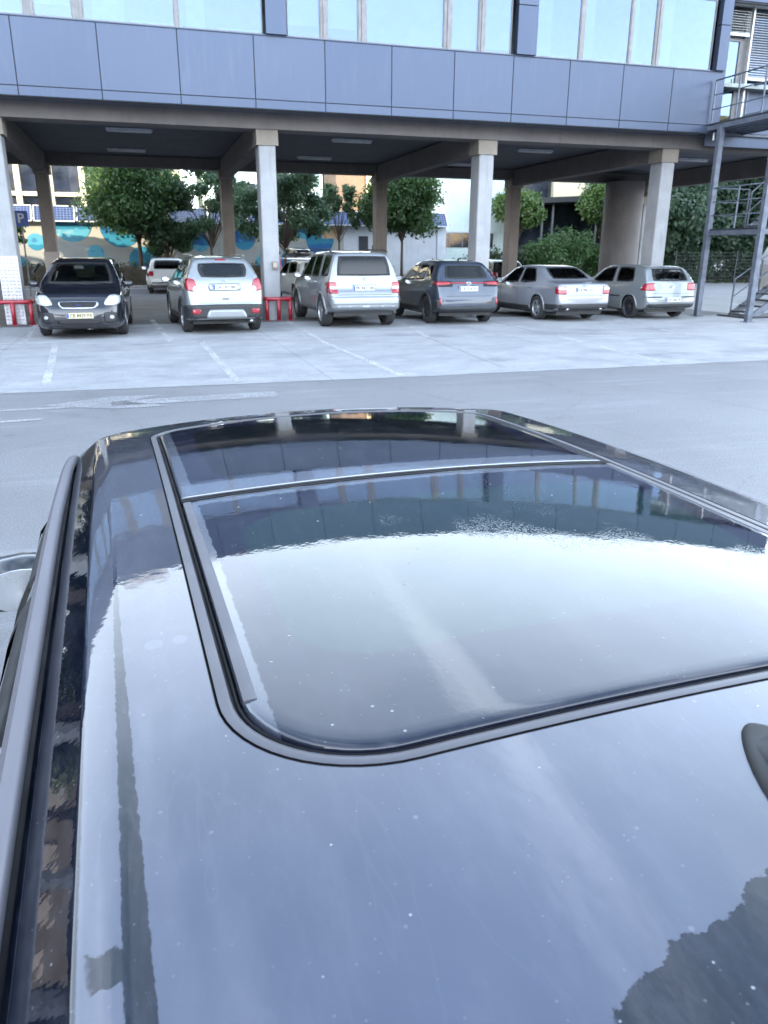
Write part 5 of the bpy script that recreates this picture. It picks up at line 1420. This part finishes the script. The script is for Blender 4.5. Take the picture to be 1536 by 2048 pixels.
def leaves(name, centers, radii, count, size, mat, parent, flat=.75, droop=0.):
    """leaf-sized faces through a set of clumps, thicker towards each clump's skin"""
    C_ = np.array(centers, float); R_ = np.array(radii, float)
    if R_.ndim == 1: R_ = np.stack([R_, R_, R_ * flat], 1)
    w = (R_.prod(1)) ** .67; w /= w.sum()
    idx = NPR.choice(len(C_), count, p=w)
    d = NPR.normal(size=(count, 3)); d /= np.linalg.norm(d, axis=1)[:, None]
    r = NPR.random(count) ** .45 * (1 + .12 * NPR.normal(size=count))
    P = C_[idx] + d * r[:, None] * R_[idx]
    P[:, 2] -= droop * np.abs(NPR.normal(size=count))
    n = d + .9 * NPR.normal(size=(count, 3)); n[:, 2] += .5; n /= np.linalg.norm(n, axis=1)[:, None]
    a = np.cross(n, NPR.normal(size=(count, 3))); a /= np.linalg.norm(a, axis=1)[:, None]; b = np.cross(n, a)
    s = size * (.6 + .8 * NPR.random(count))[:, None]
    V = np.stack([P - a * s, P - b * s * .5, P + a * s, P + b * s * .5 + n * s * .18], 1).reshape(-1, 3)
    me = bpy.data.meshes.new(name); me.vertices.add(4 * count); me.vertices.foreach_set('co', V.ravel())
    me.loops.add(4 * count); me.loops.foreach_set('vertex_index', np.arange(4 * count)); me.polygons.add(count)
    me.polygons.foreach_set('loop_start', np.arange(0, 4 * count, 4)); me.polygons.foreach_set('loop_total', np.full(count, 4))
    me.update(calc_edges=True); me.materials.append(mat)
    o = bpy.data.objects.new(name, me); return link(o, parent)
def tree(name, label, x, y, trunk_h, crown, count, size, mat, group=None, cat='tree', r=.12, clumps=26, flat=.75, lean=0., seed=1, spread=1.0, droop=0., clr=.42):
    """crown = (z centre, half width, half height)"""
    rnd = random.Random(seed); root = empty(name, (x, y, 0)); tag(root, label, cat, group)
    zc, hw, hh = crown; mb = MB()
    mb.tube([(0, 0, 0), (lean * .3, .02, trunk_h * .5), (lean, 0, trunk_h), (lean * 1.1, .05, zc)], r, 8, radii=[r * 1.3, r, r * .85, r * .4])
    cs, rs = [], []
    for k in range(clumps):
        a = rnd.uniform(0, 2 * PI); el = math.asin(rnd.uniform(-.75, 1)); q = rnd.uniform(.45, .82) * spread
        c = (lean + hw * q * math.cos(a) * math.cos(el), hw * q * math.sin(a) * math.cos(el), zc + hh * q * math.sin(el))
        cs.append(c); rs.append(rnd.uniform(.7, 1.2) * clr * min(hw, hh * 1.3))
    mb.build('trunk', M['bark'], root, True)
    lm = MB()
    for c in cs[:14]:
        st_ = Vector((lean, 0, trunk_h * rnd.uniform(.85, 1.05))); e = Vector(c); mid = st_.lerp(e, .5) + Vector((0, 0, .15))
        lm.tube([st_, mid, e], r * .3, 5, radii=[r * .45, r * .28, r * .08])
    lm.build('branches', M['bark'], root, True)
    leaves('crown', cs, rs, count, size, mat, root, flat, droop)
    return root
G_ = 'trees behind the raised building'
tree('round_tree', 'clipped broad leaved tree before the solar panels, sunlit on its left side', .0, 44.2, 2.2, (4.5, 2.5, 2.15), 32000, .10, M['leafA'], G_, r=.11, clumps=44, seed=3, clr=.5)
tree('small_tree', 'small leafy tree under the sunlit clipped tree', 1.2, 43.6, 1.2, (2.35, 1.2, 1.5), 7000, .10, M['leafB'], G_, r=.06, clumps=20, seed=8, lean=.2)
tree('loose_tree', 'loose airy tree right of the clipped tree, behind the silver crossover', 3.5, 42.5, 2.0, (4.0, 1.9, 2.3), 10000, .09, M['leafB'], G_, r=.08, clumps=30, clr=.26, spread=1.2, seed=12)
tree('loose_tree', 'wide feathery tree behind the second pillar', 6.6, 38.5, 1.9, (3.9, 2.3, 1.9), 16000, .085, M['leafB'], G_, r=.09, clumps=44, clr=.22, spread=1.2, seed=21, droop=.12)
tree('small_tree', 'thin feathery tree hanging over the roof edge of the kiosk', 10.3, 43.0, 2.4, (4.2, 1.3, 1.2), 4500, .085, M['leafB'], G_, r=.05, clumps=22, clr=.24, spread=1.2, seed=27, droop=.12)
tree('round_tree', 'dark round tree on a thin straight trunk behind the dark crossover', 13.6, 42.2, 2.5, (4.2, 2.1, 1.8), 28000, .10, M['leafA'], G_, r=.075, clumps=44, seed=33, clr=.5)
tree('round_tree', 'small bright round tree left of the dark canopy', 23.3, 48.2, 2.6, (4.3, 1.75, 1.15), 10000, .12, M['leafD'], G_, r=.08, clumps=34, seed=41, clr=.5)
tree('round_tree', 'bright clipped tree against the left side of the round pillar', 29.0, 47.5, 2.6, (4.6, 1.7, 1.45), 10000, .12, M['leafD'], G_, r=.08, clumps=34, seed=43, clr=.5)
tree('round_tree', 'green tree glimpsed at the left edge between the first two pillars', -6.2, 44.4, 1.8, (2.6, .9, .8), 1500, .11, M['leafA'], G_, r=.06, clumps=14, seed=44)
for i, (x, y, zc, hw, hh, ct, lb) in enumerate([(27.5, 37.8 + 8, 4.4, 2.9, 3.4, 8000, 'tall dark tree just right of the fourth pillar'), (32.5, 45, 4.9, 3.3, 4.2, 9000, 'dense dark tree behind the first post of the steel stair'),
                                            (38.0, 44, 5.2, 3.6, 4.6, 9000, 'dense dark tree behind the landings of the steel stair'), (44.5, 45, 5.2, 3.8, 4.8, 8000, 'dark tree at the right edge beyond the steel stair')]):
    x = {0: 30.5, 1: 35.5, 2: 40.0, 3: 46.0}[i]; yy = {0: 44.0, 1: 46.5, 2: 44.5, 3: 45.5}[i]
    tree('tall_tree', lb, x, yy, 2.0, (zc - .6, hw * 1.1, hh), ct * 3, .15, M['leafC'], 'dark trees along the far road', r=.2, clumps=80, clr=.36, seed=50 + i, spread=1.1)
for i, (x, y) in enumerate(((37.0, 50.5), (43.0, 51.0), (49.0, 50.0))):
    tree('tall_tree', ['dark tree in the second row, between the stair posts', 'dark tree in the second row, right of the stair landing', 'dark tree in the second row at the far right'][i], x, y, 1.6, (4.0, 3.8, 3.9), 22000, .17, M['leafC'], 'dark trees along the far road', r=.2, clumps=70, clr=.4, seed=75 + i)
for i, x in enumerate((-10.5, -16.0, -21.5, -27.0)):  # unseen trees added so the roof edge reflects something dark
    tree('round_tree', ['dense tree beyond the left edge, nearest the first pillar', 'second dense tree beyond the left edge', 'third dense tree beyond the left edge', 'farthest dense tree beyond the left edge'][i], x, 37.5, 1.2, (3.0, 3.2, 2.7), 12000, .17, M['leafC'], 'dense trees west of the lot', r=.14, clumps=44, clr=.45, seed=120 + i)
def bush(label, x, y, hw, h, count, mat, seed, size=.075, dy=.8):
    rnd = random.Random(seed); root = empty('bush', (x, y, 0)); tag(root, label, 'bush', 'bushes behind the parked cars')
    cs = [(rnd.uniform(-.7, .7) * hw, rnd.uniform(-.7, .7) * dy, h * rnd.uniform(.2, .8)) for _ in range(22)]; rs = [rnd.uniform(.25, .38) * min(h, hw) for _ in cs]
    m = MB()
    for c in cs[:9]: m.tube([(c[0] * .2, c[1] * .2, 0), (c[0] * .7, c[1] * .7, h * .4), c], .02, 5, radii=[.03, .02, .008])
    m.build('stems', M['bark'], root, True); leaves('foliage', cs, rs, count, size, mat, root, 1.0)
bush('tall loose bush between the grey saloon and the dark canopy', 23.6, 43.6, 2.6, 3.0, 14000, M['leafA'], 61)
bush('low bush left of the tall one, behind the third pillar row', 20.2, 43.8, 1.9, 2.0, 8000, M['hedge'], 62)
bush('low bush at the foot of the round pillar', 27.3, 44.2, 2.0, 2.1, 8000, M['leafA'], 63)
bush('sprawling bush showing over the roof of the dark crossover', 15.4, 41.5, 1.2, 1.45, 1500, M['leafB'], 64)
bush('small bush against the pale wall right of the dark crossover', 17.6, 42.2, .9, 1.5, 1100, M['leafB'], 65)
bush('low green bush at the foot of the dark trees, between the pillar and the stair', 33.0, 43.6, 3.0, 2.0, 12000, M['leafC'], 66, dy=.6)
bush('low green bush behind the steel stair', 40.0, 42.6, 3.6, 2.2, 12000, M['leafC'], 67, dy=.6)
bush('green bush filling the gap between the stair posts', 37.0, 43.4, 2.2, 2.3, 9000, M['leafC'], 68, dy=.6)
def hedge(label, x0, x1, y, h, d, count, mat='hedge'):
    root = empty('hedge', ((x0 + x1) / 2, y, 0)); tag(root, label, 'hedge', 'clipped hedges along the lot')
    w = (x1 - x0) / 2; n = int(w * 3)
    P = [((-w + (k + .5) / n * 2 * w), s, z) for k in range(n) for s in (-d * .25, d * .25) for z in (h * .25, h * .7)]
    leaves('foliage', P, [[2 * w / n * .62, d * .3, h * .34]] * len(P), count, .055, M[mat], root)
    m = MB(); m.box(-w + .1, w - .1, -d * .3, d * .3, 0, h * .82); m.build('inner_twigs', M['bark'], root)
hedge('clipped dark hedge behind the black people carrier and white hatchback', -9, 6.8, 42.5, 1.22, .9, 14000)
hedge('clipped hedge behind the tall silver off-roader', 7.4, 13.2, 42.5, 1.15, .8, 5000)
hedge('clipped hedge at the foot of the bushes behind the grey saloon', 18.2, 29.0, 45.2, 1.6, .8, 6500)
grass = empty('tmp'); bpy.data.objects.remove(grass)
V = NPR.random((9000, 2)); gx = -30 + V[:, 0] * 90; gy = 41.9 + V[:, 1] * 2.2
gm = leaves('grass_verge', [(0, 0, 0)], [[1, 1, 1]], 4, .05, M['hedge'], None); me = gm.data; bpy.data.objects.remove(gm)
n = 9000; VV = []; FF = []
for i in range(n):
    a = random.uniform(0, PI); c, s = math.cos(a) * .03, math.sin(a) * .03; h = random.uniform(.05, .16)
    VV += [(gx[i] - c, gy[i] - s, 0), (gx[i] + c, gy[i] + s, 0), (gx[i] + random.uniform(-.04, .04), gy[i], h)]; FF.append((3 * i, 3 * i + 1, 3 * i + 2))
go = mesh_obj('grass_verge', VV, FF, M['hedge']); tag(go, 'short rough grass under the hedges', 'grass', kind='stuff')

# ================================================================ buildings behind
def mk(name, label, cat='building', loc=(0, 0, 0)):
    r = empty(name, loc); tag(r, label, cat); return r
def bp(name, mb, mat, root, parent=None, label=None):
    o = mb.build(name, mat); o.parent = parent or root
    if not parent: o.matrix_parent_inverse = root.matrix_basis.inverted()
    if label: o['label'] = label
    return o
kiosk = mk('kiosk_building', 'low pavilion with a mural of blue circles and sloping solar panels along its roof edge', loc=(5, 46, 0))
def mat_mural():
    t = NT('mural ground'); n = t.noise(.5, 4); x, y, z = t.sep()[:3]
    b1 = t.rng(t.math('ADD', t.math('SINE', t.math('MULTIPLY', x, .75)), t.math('MULTIPLY', t.math('SUBTRACT', z, 1.9), -4.5)), -1.6, -1.4)
    b2 = t.rng(t.math('ADD', t.math('SINE', t.math('MULTIPLY', x, .9)), t.math('MULTIPLY', t.math('SUBTRACT', z, 2.5), -4.)), -1.0, -.8)
    c = t.mix(b1, (.40, .37, .30), (.31, .32, .30)); c = t.mix(t.math('MULTIPLY', b2, .0), c, (.3, .3, .3))
    c = t.mix(t.rng(n, .45, .6, 0, .5), c, (.40, .40, .36)); t.set(Base_Color=c, Roughness=.7); return t.m
M['mural'] = mat_mural(); M['whitewall'] = mat_render('white boarded wall', (.50, .53, .58), (.58, .61, .66)); M['creamwall'] = mat_render('cream wall', (.62, .55, .38), (.70, .62, .44))
bp('wall', MB().box(-12, 7.6, 46.0, 46.3, 0, 3.2), M['mural'], kiosk)
bp('wall', MB().box(7.6, 11.3, 46.0, 46.3, 0, 3.2), M['mural'], kiosk)
bp('wall', MB().box(11.3, 17.6, 46.05, 46.3, 0, 3.2), M['whitewall'], kiosk)
for k in range(15): bp('wall_board', MB().box(13.7, 17.55, 46.02, 46.045, .05 + k * .205, .05 + k * .205 + .19), M['whitewall'], kiosk)
bp('door', MB().box(12.2, 12.75, 46.0, 46.04, .1, 2.6), M['back'], kiosk)
bp('window', MB().box(13.0, 13.6, 46.0, 46.04, 1.5, 2.1), M['back'], kiosk)
bp('pilaster', MB().cbox(17.0, 17.5, 45.95, 46.03, 0, 3.1, .02), M['whitewall'], kiosk)
def circle(x, z, r, cols_):
    t = NT('mural disc'); xx, yy, zz = t.sep()[:3]; n = t.noise(2.5, 4); w = t.math('ADD', zz, t.math('MULTIPLY', t.math('SUBTRACT', n, .5), .5))
    c = t.mix(t.rng(w, z - .35 * r, z - .30 * r), cols_[0], cols_[1]); c = t.mix(t.rng(n, .55, .6, 0, .6), c, cols_[2])
    t.set(Base_Color=c, Roughness=.5)
    V = []; n_ = 32
    for y_ in (45.985, 46.0):
        for k in range(n_): a = 2 * PI * k / n_; V.append((x + r * math.cos(a), y_, min(3.15, z + r * math.sin(a))))
    F = [tuple(range(n_ - 1, -1, -1))] + [(k, (k + 1) % n_, n_ + (k + 1) % n_, n_ + k) for k in range(n_)]
    m_ = MB().add(V, F); bp('mural_circle', m_, t.m, kiosk)
DB, TQ, LT = (.008, .10, .27), (.02, .20, .31), (.08, .32, .42)
for x, z, r, c in [(-6.4, .9, .72, (DB, TQ, DB)), (-5.15, 2.15, .42, (TQ, LT, DB)), (-3.3, 3.1, .95, (LT, TQ, (.25, .4, .42))), (-2.6, .85, .5, (DB, DB, TQ)), (-.9, 2.95, 1.05, (TQ, DB, TQ)),
                   (-2.25, 1.6, .42, (LT, LT, TQ)), (.1, 1.25, .70, (DB, TQ, DB)), (3.2, 2.2, .5, (LT, DB, TQ)), (5.6, 2.4, .6, (TQ, DB, LT)), (6.7, 1.1, .55, (DB, LT, DB)), (8.2, 1.2, .6, (DB, DB, TQ)), (9.9, 2.4, .8, (DB, TQ, DB)), (9.0, 2.9, .5, (LT, DB, TQ))]:
    circle(x, z, r, c)
bp('mural_patch', MB().box(10.0, 10.9, 45.98, 46.0, 2.45, 3.1), simple('mural apricot', (.52, .36, .22), .6), kiosk)
bp('roof', MB().box(-12, 17.8, 45.8, 51, 3.2, 3.35), M['whitewall'], kiosk)
def mat_solar():
    t = NT('solar cells'); x, y, z = t.sep()[:3]
    def grid(v, s, w): return t.rng(t.math('ABSOLUTE', t.math('SUBTRACT', t.math('FRACT', t.math('DIVIDE', v, s)), .5)), .5 - w, .5 - w * .6)
    g_ = t.math('MAXIMUM', grid(x, .158, .09), grid(z, .115, .1))
    dots = t.rng(t.noise(9, 2), .4, .7, 0, .35)
    c = t.mix(dots, (.020, .034, .10), (.05, .075, .18)); c = t.mix(t.math('MULTIPLY', g_, .7), c, (.20, .24, .35))
    t.set(Base_Color=c, Roughness=.12, Coat_Weight=1.); return t.m
M['solar'] = mat_solar()
xs = [-11.2, -9.15, -7.2, -5.13, -3.05, -.64, 1.55, 3.7, 5.8, 7.9, 10.02, 11.95, 13.6, 15.6, 17.6]
for a, b in zip(xs, xs[1:]):
    V = [(a + .06, 45.62, 3.16), (b - .06, 45.62, 3.16), (b - .06, 46.15, 3.92), (a + .06, 46.15, 3.92)]
    nrm = Vector((0, -.82, .57)) * .04; V += [Vector(v) - nrm for v in V]
    m_ = MB().add(V, [(0, 1, 2, 3), (7, 6, 5, 4), (0, 4, 5, 1), (1, 5, 6, 2), (2, 6, 7, 3), (3, 7, 4, 0)]); s_ = bp('solar_panel', m_, M['solar'], kiosk)
    f = MB()
    for p, q in ((0, 1), (1, 2), (2, 3), (3, 0)): f.bar(Vector(V[p]) + Vector((0, -.008, .006)), Vector(V[q]) + Vector((0, -.008, .006)), .05, .05)
    bp('panel_frame', f, M['white'], kiosk, parent=s_)
sg = mk('parking_sign', 'blue parking sign on a post behind the first rear pillar', 'sign', (-4.35, 35.0, 0))
MB().lathe([(.03, 0), (.03, 3.1)], 10, 'z').build('post', M['frame'], sg, True); MB().cbox(-.26, .26, -.045, -.03, 2.62, 3.2, .01).build('sign_plate', M['blue'], sg)
t_ = text_mesh('P', .5, M['white'], 'lettering', sg, .002, .01); t_.rotation_euler = (PI / 2, 0, 0); t_.location = (0, -.05, 2.91)
# taller block behind on the left: sunlit cream frame, dark glazing
M['darkglass'] = simple('dark glazing', (.035, .04, .055), .12, coat=1., var=.5, sc=.8)
tall = mk('tall_block', 'tall cream framed office block with dark glazing behind the mural pavilion', loc=(-14, 60, 0))
bp('wall', MB().box(-34, 1.4, 60, 75, 3.0, 26.5), M['darkglass'], tall)
for k in range(18):
    x = -33.5 + k * 2.0
    bp('frame_post', MB().box(x, x + .34, 59.6, 59.98, 0, 26.5), M['creamwall'], tall)
for k in range(11):
    z = 3.0 + k * 2.15
    bp('frame_beam', MB().box(-34, 1.4, 59.65, 59.97, z, z + (.26 if k % 2 else .5)), M['creamwall'], tall)
for i in range(12):
    x = -33.16 + 2 * random.randrange(17); z = 3.5 + 2.15 * random.randrange(9)
    bp('window_blind', MB().box(x + .2, x + 1.3, 59.93, 59.99, z + .3, z + 1.6), M['white'], tall)
bp('roof_plant', MB().box(-8, -4, 62, 68, 26.5, 28.5), M['whitewall'], tall); bp('roof_plant', MB().box(-1.5, .6, 61, 66, 26.5, 27.6), M['whitewall'], tall)
bp('end_wall', MB().box(1.4, 3.2, 60.3, 75, 3.0, 24.5), M['creamwall'], tall)
M['mint'] = mat_render('pale mint wall', (.50, .60, .58), (.58, .68, .66)); M['brownwall'] = mat_render('brown wall', (.20, .14, .10), (.25, .18, .13))
b2 = mk('mint_building', 'pale mint building behind the feathery trees', loc=(8, 56, 0))
bp('wall', MB().box(4.6, 12.3, 56, 66, 0, 9.0), M['mint'], b2)
for x in (6.2, 8.4, 10.2, 11.7): bp('pilaster', MB().box(x, x + .12, 55.9, 55.98, 3.2, 9.0), M['whitewall'], b2)
for x in (6.7, 9.0): bp('window', MB().box(x, x + 1.0, 55.93, 55.99, 4.6, 6.0), M['darkglass'], b2)
bp('brown_wall', MB().box(12.5, 15.4, 56.4, 66, 0, 8.0), M['brownwall'], b2)
bp('cream_wall', MB().box(15.5, 17.6, 55.0, 66, 0, 8.0), M['creamwall'], b2)
b3 = mk('pale_block', 'pale green rendered block right of the solar roof', loc=(20, 50, 0))
bp('wall', MB().box(17.8, 23.2, 50, 60, 0, 9), M['mint'], b3)
for z in (1.2, 2.95): bp('wall_band', MB().box(18.2, 22.6, 49.93, 49.985, z, z + .12), M['whitewall'], b3)
bp('window', MB().box(18.6, 22.4, 49.95, 49.99, 2.05, 2.9), M['darkglass'], b3)
for x in (19.3, 20.2, 21.1): bp('window_bar', MB().box(x, x + .06, 49.93, 49.948, 2.05, 2.9), M['frame'], b3)
bp('small_window', MB().box(20.8, 21.2, 49.95, 49.99, 5.0, 5.6), M['brownwall'], b3)
b4 = mk('dark_building', 'dark glazed building with a black entrance canopy behind the bushes', loc=(28, 56, 0))
bp('wall', MB().box(23.4, 40, 56, 66, 0, 10), M['darkglass'], b4)
V = [(26.2, 52.0, 4.95), (36.5, 51.0, 5.5), (36.5, 56, 5.5), (26.2, 56, 4.95)]; V += [(x, y, z + .35) for x, y, z in V]
bp('canopy', MB().add(V, [(0, 1, 2, 3), (7, 6, 5, 4), (0, 4, 5, 1), (1, 5, 6, 2), (2, 6, 7, 3), (3, 7, 4, 0)]), M['nearblack2'] if 'nearblack2' in M else M['dark'], b4)
for x in (27.2, 28.0, 31.5): bp('canopy_post', MB().box(x, x + .12, 52.5, 52.62, 0, 4.96), M['frame'], b4)
bp('yellow_wall', MB().box(29.6, 32.4, 55.6, 55.98, 5.6, 8.2), M['creamwall'], b4); bp('pale_wall', MB().box(32.45, 33.4, 55.62, 55.98, 5.6, 8.2), M['mint'], b4)
for a, b in (((33.0, 55.2, 5.6), (34.4, 55.2, 7.2)), ((35.0, 55.2, 5.6), (36.4, 55.2, 7.2))): bp('strut', MB().bar(a, b, .09), M['white'], b4)
# far row beyond the dark trees, and blocks outside the frame that the glass and paint reflect; the western two are added for the light
west = mk('apartment_block', 'long apartment block west of the car park that shades the lane', loc=(-36, -4, 0))  # unseen blocker, placed and sized to keep direct sun off lot and facade
wm = mat_render('dark grey render', (.10, .10, .11), (.14, .14, .15))
bp('wall', MB().box(-44, -32, -26, 26, 0, 21), wm, west)
for k in range(17):
    for j in range(6):
        bp('window', MB().box(-31.99, -31.95, -25 + k * 3, -23.4 + k * 3, 1.6 + j * 3.1, 3.2 + j * 3.1), M['darkglass'], west)
bp('parapet', MB().box(-44.1, -31.9, -26.1, 26.1, 21, 21.5), M['whitewall'], west)
M['darkbrick'] = simple('dark brick', (.055, .05, .05), .8)
lowb = mk('low_block', 'low brown workshop building far off to the west', loc=(-52, 55, 0))  # unseen block added to close a bright gap in the roof edge reflection
bp('wall', MB().box(-75, -34.5, 44, 58, 0, 9), M['darkbrick'], lowb)
for k in range(8): bp('window', MB().box(-73 + k * 5, -70.5 + k * 5, 43.93, 43.99, 1.5, 3.5), M['darkglass'], lowb)
south = mk('yellow_block', 'tall yellow block across the lane, mirrored in the glass door', loc=(80, -62, 0))
yw = mat_render('yellow render', (.62, .42, .14), (.70, .50, .20))
bp('wall', MB().box(66, 96, -74, -60, 0, 20), yw, south)
for k in range(8):
    for j in range(6): bp('window', MB().box(67.5 + k * 3.5, 69 + k * 3.5, -59.99, -59.93, 1.6 + j * 3.1, 3.2 + j * 3.1), M['darkglass'], south)
for i, (x, y, hw) in enumerate([(-22, -24, 4.), (-12, -30, 4.5), (0, -34, 5), (12, -30, 4.2), (24, -26, 4.8), (36, -20, 4.4)]):
    tree('street_tree', ['broad street tree at the west end of the lane behind the viewer', 'second street tree from the west end of the lane', 'largest street tree straight behind the viewer', 'street tree south east of the viewer', 'street tree near the east end of the lane', 'easternmost street tree of the lane'][i],
         x, y, 2.5, (5.2, hw, 2.8), 3000, .28, M['leafC'], 'street trees behind the viewer', r=.2, clumps=30, seed=90 + i)

# ================================================================ fence by the far road, truck, person
fn = mk('mesh_fence', 'dark green mesh fence under the trees beyond the steel stair', 'fence', (38, 43.0, 0))
for k in range(9): bp('fence_post', MB().bar((31 + 2.2 * k, 42.2, 0), (31 + 2.2 * k, 42.2, 1.9), .06), M['leafpost'] if 'leafpost' in M else M['dark'], fn)
m_ = MB()
for k in range(9): m_.bar((31, 42.2, .2 + .2 * k), (48.6, 42.2, .2 + .2 * k), .012)
for k in range(88): m_.bar((31 + .2 * k, 42.2, .2), (31 + .2 * k, 42.2, 1.8), .008)
o = bp('fence_mesh', m_, M['dark'], fn); o['kind'] = 'stuff'
TX = 2.6
tk = mk('box_truck', 'white box truck parked behind the foot of the steel stair', 'truck', (23.6, 24.0, 0))
bp('cargo_box', MB().cbox(22.3, 25.2, 24.6, 26.8, .95, 3.0, .05), M['whitewall'], tk); bp('chassis', MB().box(21.6, 25.3, 24.9, 26.5, .55, .9), M['dark'], tk)
V = [(20.6, 24.65, .5), (22.2, 24.65, .5), (22.2, 24.65, 2.15), (21.3, 24.65, 2.15), (20.75, 24.65, 1.35)]; n5 = len(V); V += [(x, 26.7, z) for x, y, z in V]
bp('cab', MB().add(V, [tuple(range(4, -1, -1)), tuple(range(5, 10))] + [(i, (i + 1) % 5, 5 + (i + 1) % 5, 5 + i) for i in range(5)]), M['whitecar'] if 'whitecar' in M else M['white'], tk)
bp('cab_window', MB().box(21.05, 21.9, 24.62, 24.645, 1.4, 1.95), M['darkglass'], tk)
bp('side_window', MB().box(22.8, 23.3, 24.57, 24.595, 1.9, 2.3), M['darkglass'], tk)
for k in range(9): bp('vent_slat', MB().box(22.6, 23.9, 24.565, 24.59, 1.2 + k * .06, 1.235 + k * .06), M['frame'], tk)
bp('marker_lamp', MB().cbox(22.35, 22.45, 24.56, 24.6, 1.0, 1.1, .01), M['lampred'], tk)
for x in (21.5, 24.2):
    w_ = MB().lathe([(.22, -.12), (.38, -.13), (.42, -.08), (.42, .08), (.38, .13), (.22, .12)], 26, 'y', (x, 24.8, .42), closed=True); w_ = bp('wheel', w_, M['tyre'], tk)
    bp('rim', MB().lathe([(0, -.05), (.12, -.05), (.22, -.10)], 20, 'y', (x, 24.8, .42)), M['white'], tk, parent=w_)
tk.location.x += TX
def person(loc, rz):
    root = empty('person', loc, rz); tag(root, 'person in a pink shirt walking behind the silver crossover, only head and shoulder showing', 'person')
    J = {'pel': (0, 0, .95, .13), 'sp': (0, .0, 1.15, .125), 'ch': (0, .0, 1.36, .14), 'nk': (0, 0, 1.50, .055), 'hd0': (0, .01, 1.57, .075), 'hd1': (0, .01, 1.66, .088), 'hd2': (0, 0, 1.72, .06),
         'sl': (.17, 0, 1.42, .06), 'el': (.24, -.02, 1.15, .042), 'wl': (.24, .10, .92, .03), 'sr': (-.17, 0, 1.42, .06), 'er': (-.25, .0, 1.15, .042), 'wr': (-.24, .06, .90, .03),
         'hl': (.09, 0, .90, .09), 'kl': (.10, .12, .50, .06), 'al': (.10, .10, .08, .04), 'tl': (.10, .24, .04, .03), 'hr': (-.09, 0, .90, .09), 'kr': (-.10, -.02, .50, .06), 'ar': (-.10, -.22, .10, .04), 'tr': (-.10, -.10, .04, .03)}
    E_ = [('pel', 'sp'), ('sp', 'ch'), ('ch', 'nk'), ('nk', 'hd0'), ('hd0', 'hd1'), ('hd1', 'hd2'), ('ch', 'sl'), ('sl', 'el'), ('el', 'wl'), ('ch', 'sr'), ('sr', 'er'), ('er', 'wr'), ('pel', 'hl'), ('hl', 'kl'), ('kl', 'al'), ('al', 'tl'), ('pel', 'hr'), ('hr', 'kr'), ('kr', 'ar'), ('ar', 'tr')]
    for s, wk in ((1, 'wl'), (-1, 'wr')):
        w = J[wk]
        J['p' + wk] = (w[0], w[1] + .02, w[2] - .06, .028); E_.append((wk, 'p' + wk))
        for k in range(5):
            n_ = 'f%s%d' % (wk, k); ln = (.055, .075, .082, .076, .06)[k]; dx = (k - 2) * .016
            J[n_] = (w[0] + (.03 if k == 0 else 0) * -s, w[1] + .02 + dx * 1.0 + (.03 if k == 0 else 0), w[2] - .06 - ln, .008); E_.append(('p' + wk, n_))
    keys = list(J); me = bpy.data.meshes.new('body'); me.from_pydata([J[k][:3] for k in keys], [(keys.index(a), keys.index(b)) for a, b in E_], [])
    o = bpy.data.objects.new('body', me); COL.objects.link(o); md = o.modifiers.new('skin', 'SKIN')
    for i, k in enumerate(keys): me.skin_vertices[0].data[i].radius = (J[k][3], J[k][3]); me.skin_vertices[0].data[i].use_root = (i == 0)
    sub_ = o.modifiers.new('sub', 'SUBSURF'); sub_.levels = 2; sub_.render_levels = 2
    dg = bpy.context.evaluated_depsgraph_get(); m2 = bpy.data.meshes.new_from_object(o.evaluated_get(dg)); o.modifiers.clear(); o.data = m2; o.parent = root
    pink = simple('pink shirt', (.50, .12, .20), .8); skin = simple('skin', (.42, .24, .17), .6); jean = simple('dark trousers', (.03, .04, .07), .8)
    for mm in (skin, pink, jean): m2.materials.append(mm)
    for f in m2.polygons:
        f.use_smooth = True; z = f.center.z; f.material_index = 2 if z < .95 and abs(f.center.x) < .2 else 1 if (.95 <= z < 1.49 and (abs(f.center.x) < .22 or z > 1.2)) else 0
    hv = MB()
    for i in range(9):
        for k in range(16):
            a = PI * .62 * i / 8; b = 2 * PI * k / 16; hv.v.append(Vector((.093 * math.sin(a) * math.cos(b), -.012 + .105 * math.sin(a) * math.sin(b), 1.66 + .10 * math.cos(a))))
    for i in range(8):
        for k in range(16): hv.f.append((i * 16 + k, i * 16 + (k + 1) % 16, (i + 1) * 16 + (k + 1) % 16, (i + 1) * 16 + k))
    hv.build('hair', simple('dark hair', (.02, .015, .012), .6), root, True)
person((6.0 * 1.0, 37.0, 0), 1.2)
